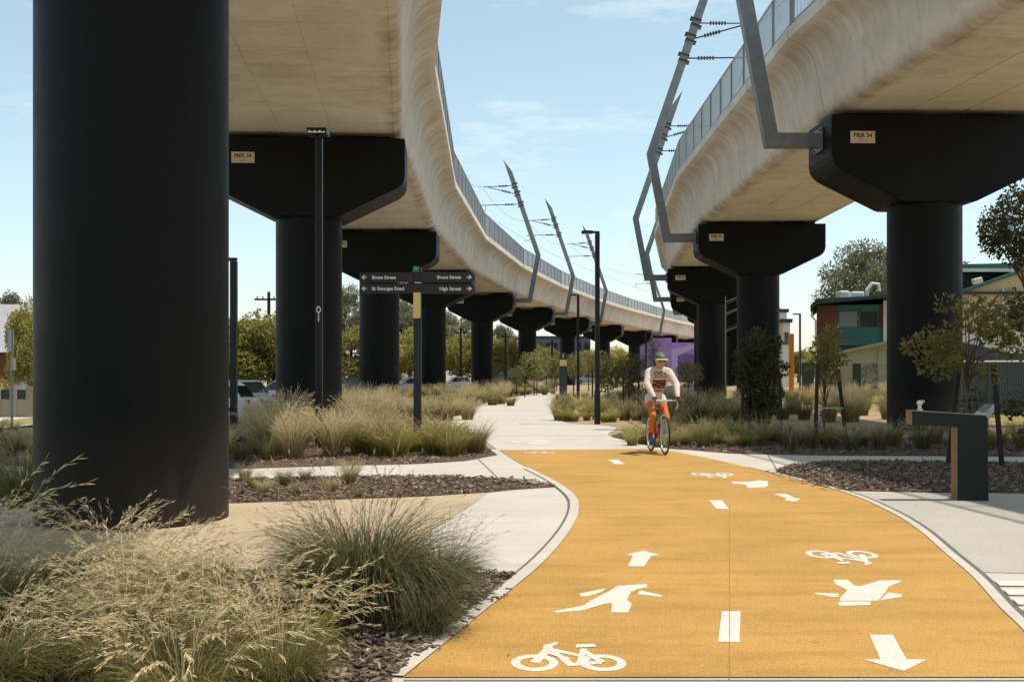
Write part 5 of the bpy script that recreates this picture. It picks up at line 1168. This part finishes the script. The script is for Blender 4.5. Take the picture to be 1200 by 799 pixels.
q = MB(); q.tube([BB + Vector((-.055, 0, 0)), BB + Vector((-.062, 0, 0))], .09, 20); cr = q.build('chainring', M['alloy'], bk)
ca = R(-35); PD = Vector((0, -math.cos(ca) * .17, math.sin(ca) * .17))
for s in (-1, 1):
    e_ = BB + PD * (1 if s < 0 else -1) + Vector((s * .08, 0, 0)); q = MB(); q.bar(BB + Vector((s * .07, 0, 0)), e_, .025, .018); k_ = q.build('crank', M['alloy'], bk); q = MB(); q.box(e_ + Vector((s * .05, 0, 0)), (.09, .07, .02)); q.build('pedal', M['trim'], k_)
# ------------------------------------------------------------------ cyclist: one continuous skin grown from tapered limbs
M['jersey'] = simple('cream jersey', (.66, .55, .46), .85, .08, 5, 1.0, 9); M['shorts'] = simple('off white baggy shorts', (.64, .60, .53), .85, .06, 6, 1.0, 11); M['orange_leg'] = simple('orange leggings', (.60, .17, .03), .75, .12, 8, .5, 14); M['sock'] = simple('red sock', (.38, .02, .02), .8); M['shoe'] = simple('blue shoe', (.03, .10, .28), .5); M['glove'] = simple('dark glove', (.06, .03, .035), .7, .2, 30); M['skin'] = simple('skin', (.52, .27, .16), .55, .06, 8)
M['rust_print'] = simple('rust print', (.42, .14, .06), .8, .1, 20); M['navy_print'] = simple('navy print', (.035, .035, .075), .8, .25, 25)
pr = thing('person', 'cyclist in cream printed jersey, orange leggings and dark helmet with lime peak', 'person', BO, BZ)
P = MB(); SEG = []
def cap(a, b, r0, r1, mi, sc=None):
    a, b = Vector(a), Vector(b); SEG.append((a, b, mi, max(r0, r1))); d = b - a; n = 4
    P.tube([a.lerp(b, k / n) for k in range(n + 1)], [r0 + (r1 - r0) * k / n for k in range(n + 1)], 14); P.sphere(a, r0 * .995, 14); P.sphere(b, r1 * .995, 14)
def ell(c, r, sc, mi): P.sphere(c, r, 18, 0, sc); SEG.append((Vector(c), Vector(c) + Vector((0, 0, .001)), mi, r * min(sc)))
J, SH, OL, SO, SE, GL, SK = range(7)
hipz, chest, neck = Vector((0, .20, 1.04)), Vector((0, -.07, 1.45)), Vector((0, -.13, 1.60))
ell(hipz, .165, (1.0, .85, .85), SH); cap((0, .17, 1.10), (0, .05, 1.28), .135, .15, J); cap((0, .05, 1.28), chest, .15, .15, J); cap((-.07, .03, 1.3), (-.09, -.07, 1.46), .12, .12, J); cap((.07, .03, 1.3), (.09, -.07, 1.46), .12, .12, J)
cap((0, -.085, 1.55), (-.16, -.08, 1.515), .075, .078, J); cap((0, -.085, 1.55), (.16, -.08, 1.515), .075, .078, J); cap((0, -.09, 1.54), neck + Vector((0, -.02, .03)), .062, .055, SK)
for s in (-1, 1):
    shd, elb, wr = Vector((s * .185, -.09, 1.495)), Vector((s * .275, -.30, 1.27)), Vector((s * .225, -.545, 1.075))
    cap(shd, elb, .085, .068, J); cap(elb, wr, .068, .043, J); hnd = Vector((s * .217, -.60, 1.035)); cap(wr, hnd, .034, .036, GL)
    for k, (dx_, ln) in enumerate(((-.028, .9), (-.010, 1.05), (.010, 1.0), (.027, .8))):      # fingers curl over the hood and round its far side
        o = hnd + Vector((dx_, -.02, .012)); a1 = o + Vector((dx_ * .3 + s * .02, -.035 * ln, .0)); b1 = a1 + Vector((s * .012, -.014, -.030 * ln)); c1 = b1 + Vector((0, .010, -.020 * ln)); cap(o, a1, .0115, .0105, GL); cap(a1, b1, .0105, .0095, GL); cap(b1, c1, .0095, .0085, SK)
    th = hnd + Vector((-s * .032, .01, .0)); cap(th, th + Vector((-s * .012, -.035, -.012)), .013, .011, GL); cap(th + Vector((-s * .012, -.035, -.012)), th + Vector((s * .0, -.058, -.034)), .011, .009, SK)
    hp_ = Vector((s * .095, .18, 1.0))
    foot = BB + PD * (1 if s < 0 else -1) + Vector((s * .12, 0, .05)); ank = foot + Vector((0, .10, .075)); d_ = ank - hp_; half = d_.length / 2; perp = Vector((0, -1, 0)); dn = d_.normalized(); perp = (perp - dn * perp.dot(dn)).normalized(); up_ = math.sqrt(max(.01, .45 ** 2 - half ** 2)); kn = hp_ + d_ * .5 + perp * up_ + Vector((s * .03, 0, 0))
    cap(hp_, hp_.lerp(kn, .2), .115, .108, SH); cap(hp_.lerp(kn, .2), kn, .100, .064, OL); cap(kn, kn.lerp(ank, .35), .060, .060, OL); cap(kn.lerp(ank, .35), kn.lerp(ank, .68), .060, .044, OL); cap(kn.lerp(ank, .66), ank, .045, .038, SO)
    cap(ank + Vector((0, .015, -.035)), foot + Vector((0, -.02, -.012)), .042, .040, SE); cap(foot + Vector((0, -.02, -.012)), foot + Vector((0, -.11, -.018)), .040, .028, SE)
hc = Vector((0, -.215, 1.695)); ell(hc, .106, (.82, 1.0, 1.16), SK); cap(hc + Vector((0, -.05, -.075)), hc + Vector((0, -.07, -.085)), .042, .034, SK)
cap(hc + Vector((0, -.095, .01)), hc + Vector((0, -.112, -.028)), .011, .016, SK); cap(hc + Vector((-.022, -.085, -.06)), hc + Vector((.022, -.085, -.06)), .011, .011, SK)
for s in (-1, 1): cap(hc + Vector((s * .083, .0, .015)), hc + Vector((s * .085, .005, -.025)), .016, .011, SK)
raw = P.build('person_raw', M['jersey'])
rm = raw.modifiers.new('r', 'REMESH'); rm.mode = 'VOXEL'; rm.voxel_size = .0085; sm = raw.modifiers.new('s', 'SMOOTH'); sm.factor = .5; sm.iterations = 3
dg = bpy.context.evaluated_depsgraph_get(); me = bpy.data.meshes.new_from_object(raw.evaluated_get(dg)); bpy.data.objects.remove(raw)
me.materials.clear()
for k in ('jersey', 'shorts', 'orange_leg', 'sock', 'shoe', 'glove', 'skin'): me.materials.append(M[k])
def segd(p, a, b):
    ab = b - a; t_ = max(0, min(1, (p - a).dot(ab) / max(1e-9, ab.length_squared))); return (p - a - ab * t_).length
for f_ in me.polygons:
    c = f_.center; best = min(SEG, key=lambda s_: segd(c, s_[0], s_[1]) - s_[3]); f_.material_index = best[2]; f_.use_smooth = True
body = bpy.data.objects.new('body', me); COL.objects.link(body); body.parent = pr
bvh = BVHTree.FromPolygons([v.co for v in me.vertices], [tuple(p_.vertices) for p_ in me.polygons])
# print on the chest: shapes laid over the front of the jersey
def on_front(poly_mb, name, m, lift):
    V = []
    for x, y, z in poly_mb.v:
        h, n_, i_, d_ = bvh.ray_cast(Vector((x, -1.0, z)), Vector((0, 1, 0))); 
        V.append(h + Vector((0, -lift, 0)) if h else Vector((x, 0, z)))
    poly_mb.v = [tuple(v) for v in V]; return poly_mb.build(name, m, body)
def patch(x0, x1, z0, z1, n=8):
    mb = MB(); 
    for i in range(n + 1):
        for j_ in range(n + 1): mb.v.append((x0 + (x1 - x0) * i / n, 0, z0 + (z1 - z0) * j_ / n))
    for i in range(n):
        for j_ in range(n): mb.f.append((i * (n + 1) + j_, (i + 1) * (n + 1) + j_, (i + 1) * (n + 1) + j_ + 1, i * (n + 1) + j_ + 1)); mb.m.append(0)
    return mb
on_front(patch(-.115, .115, 1.40, 1.425), 'jersey_print', M['rust_print'], .006); on_front(patch(-.125, .125, 1.20, 1.36), 'jersey_print', M['navy_print'], .006); on_front(patch(-.09, .10, 1.13, 1.185), 'jersey_print', M['rust_print'], .006)
for (x_, z_, w_, h_) in ((-.09, 1.31, .05, .03), (-.02, 1.28, .06, .025), (.06, 1.32, .05, .02), (-.06, 1.225, .07, .03), (.05, 1.24, .06, .03), (.0, 1.335, .04, .015)): on_front(patch(x_ - w_ / 2, x_ + w_ / 2, z_ - h_ / 2, z_ + h_ / 2, 3), 'jersey_print', M['rust_print'], .010)
tx = MB(); tx.text('OOX', .105, (0, 0, 1.445), align='CENTER', bold=.003)
on_front(tx, 'jersey_lettering', M['navy_print'], .008)
# helmet, peak, glasses
hm = MB(); n = 20
for i in range(7):
    t_ = math.pi / 2 * i / 6
    for k in range(n): a = 2 * math.pi * k / n; hm.v.append((hc.x + .115 * math.cos(a) * math.cos(t_), hc.y + .01 + .14 * math.sin(a) * math.cos(t_), hc.z + .045 + .125 * math.sin(t_) + .012 * math.sin(a)))
for i in range(6):
    for k in range(n): hm.f.append((i * n + k, i * n + (k + 1) % n, (i + 1) * n + (k + 1) % n, (i + 1) * n + k)); hm.m.append(0)
hm.f.append(tuple(range(n - 1, -1, -1))); hm.m.append(0)
M['helmet'] = simple('dark grey-green helmet', (.09, .11, .10), .4, .2, 20); M['lime'] = simple('lime yellow peak', (.52, .55, .08), .5)
he = hm.build('helmet', M['helmet'], pr, smooth='all')
for s in (-.05, 0, .05):
    q = MB(); q.bar((s, hc.y - .095 + abs(s) * .4, hc.z + .122), (s, hc.y + .06, hc.z + .175 - abs(s) * .3), .018, .012); q.build('vent_rib', M['rail'], he)
q = MB()
for i in range(9):
    a = math.pi * (1.18 + .64 * i / 8); 
    for r_, dz in ((.10, .012), (.158, -.012)): q.v.append((hc.x + r_ * .95 * math.cos(a), hc.y + .0 + r_ * 1.12 * math.sin(a), hc.z + .048 + dz)); q.v.append((hc.x + r_ * .95 * math.cos(a), hc.y + r_ * 1.12 * math.sin(a), hc.z + .036 + dz))
for i in range(8):
    o = i * 4; q.f += [(o, o + 4, o + 6, o + 2), (o + 1, o + 3, o + 7, o + 5), (o + 2, o + 6, o + 7, o + 3), (o, o + 1, o + 5, o + 4)]; q.m += [0] * 4
q.build('peak', M['lime'], he)
q = MB()
for s in (-1, 1): q.sphere((hc.x + s * .034, hc.y - .088, hc.z + .012), .034, 12, 0, (1, .45, .62))
q.bar((-.08, hc.y - .06, hc.z + .022), (-.085, hc.y + .02, hc.z + .022), .006, .008); q.bar((.08, hc.y - .06, hc.z + .022), (.085, hc.y + .02, hc.z + .022), .006, .008); q.box((0, hc.y - .098, hc.z + .016), (.02, .012, .008)); q.build('sunglasses', M['trim'], pr, smooth=True)
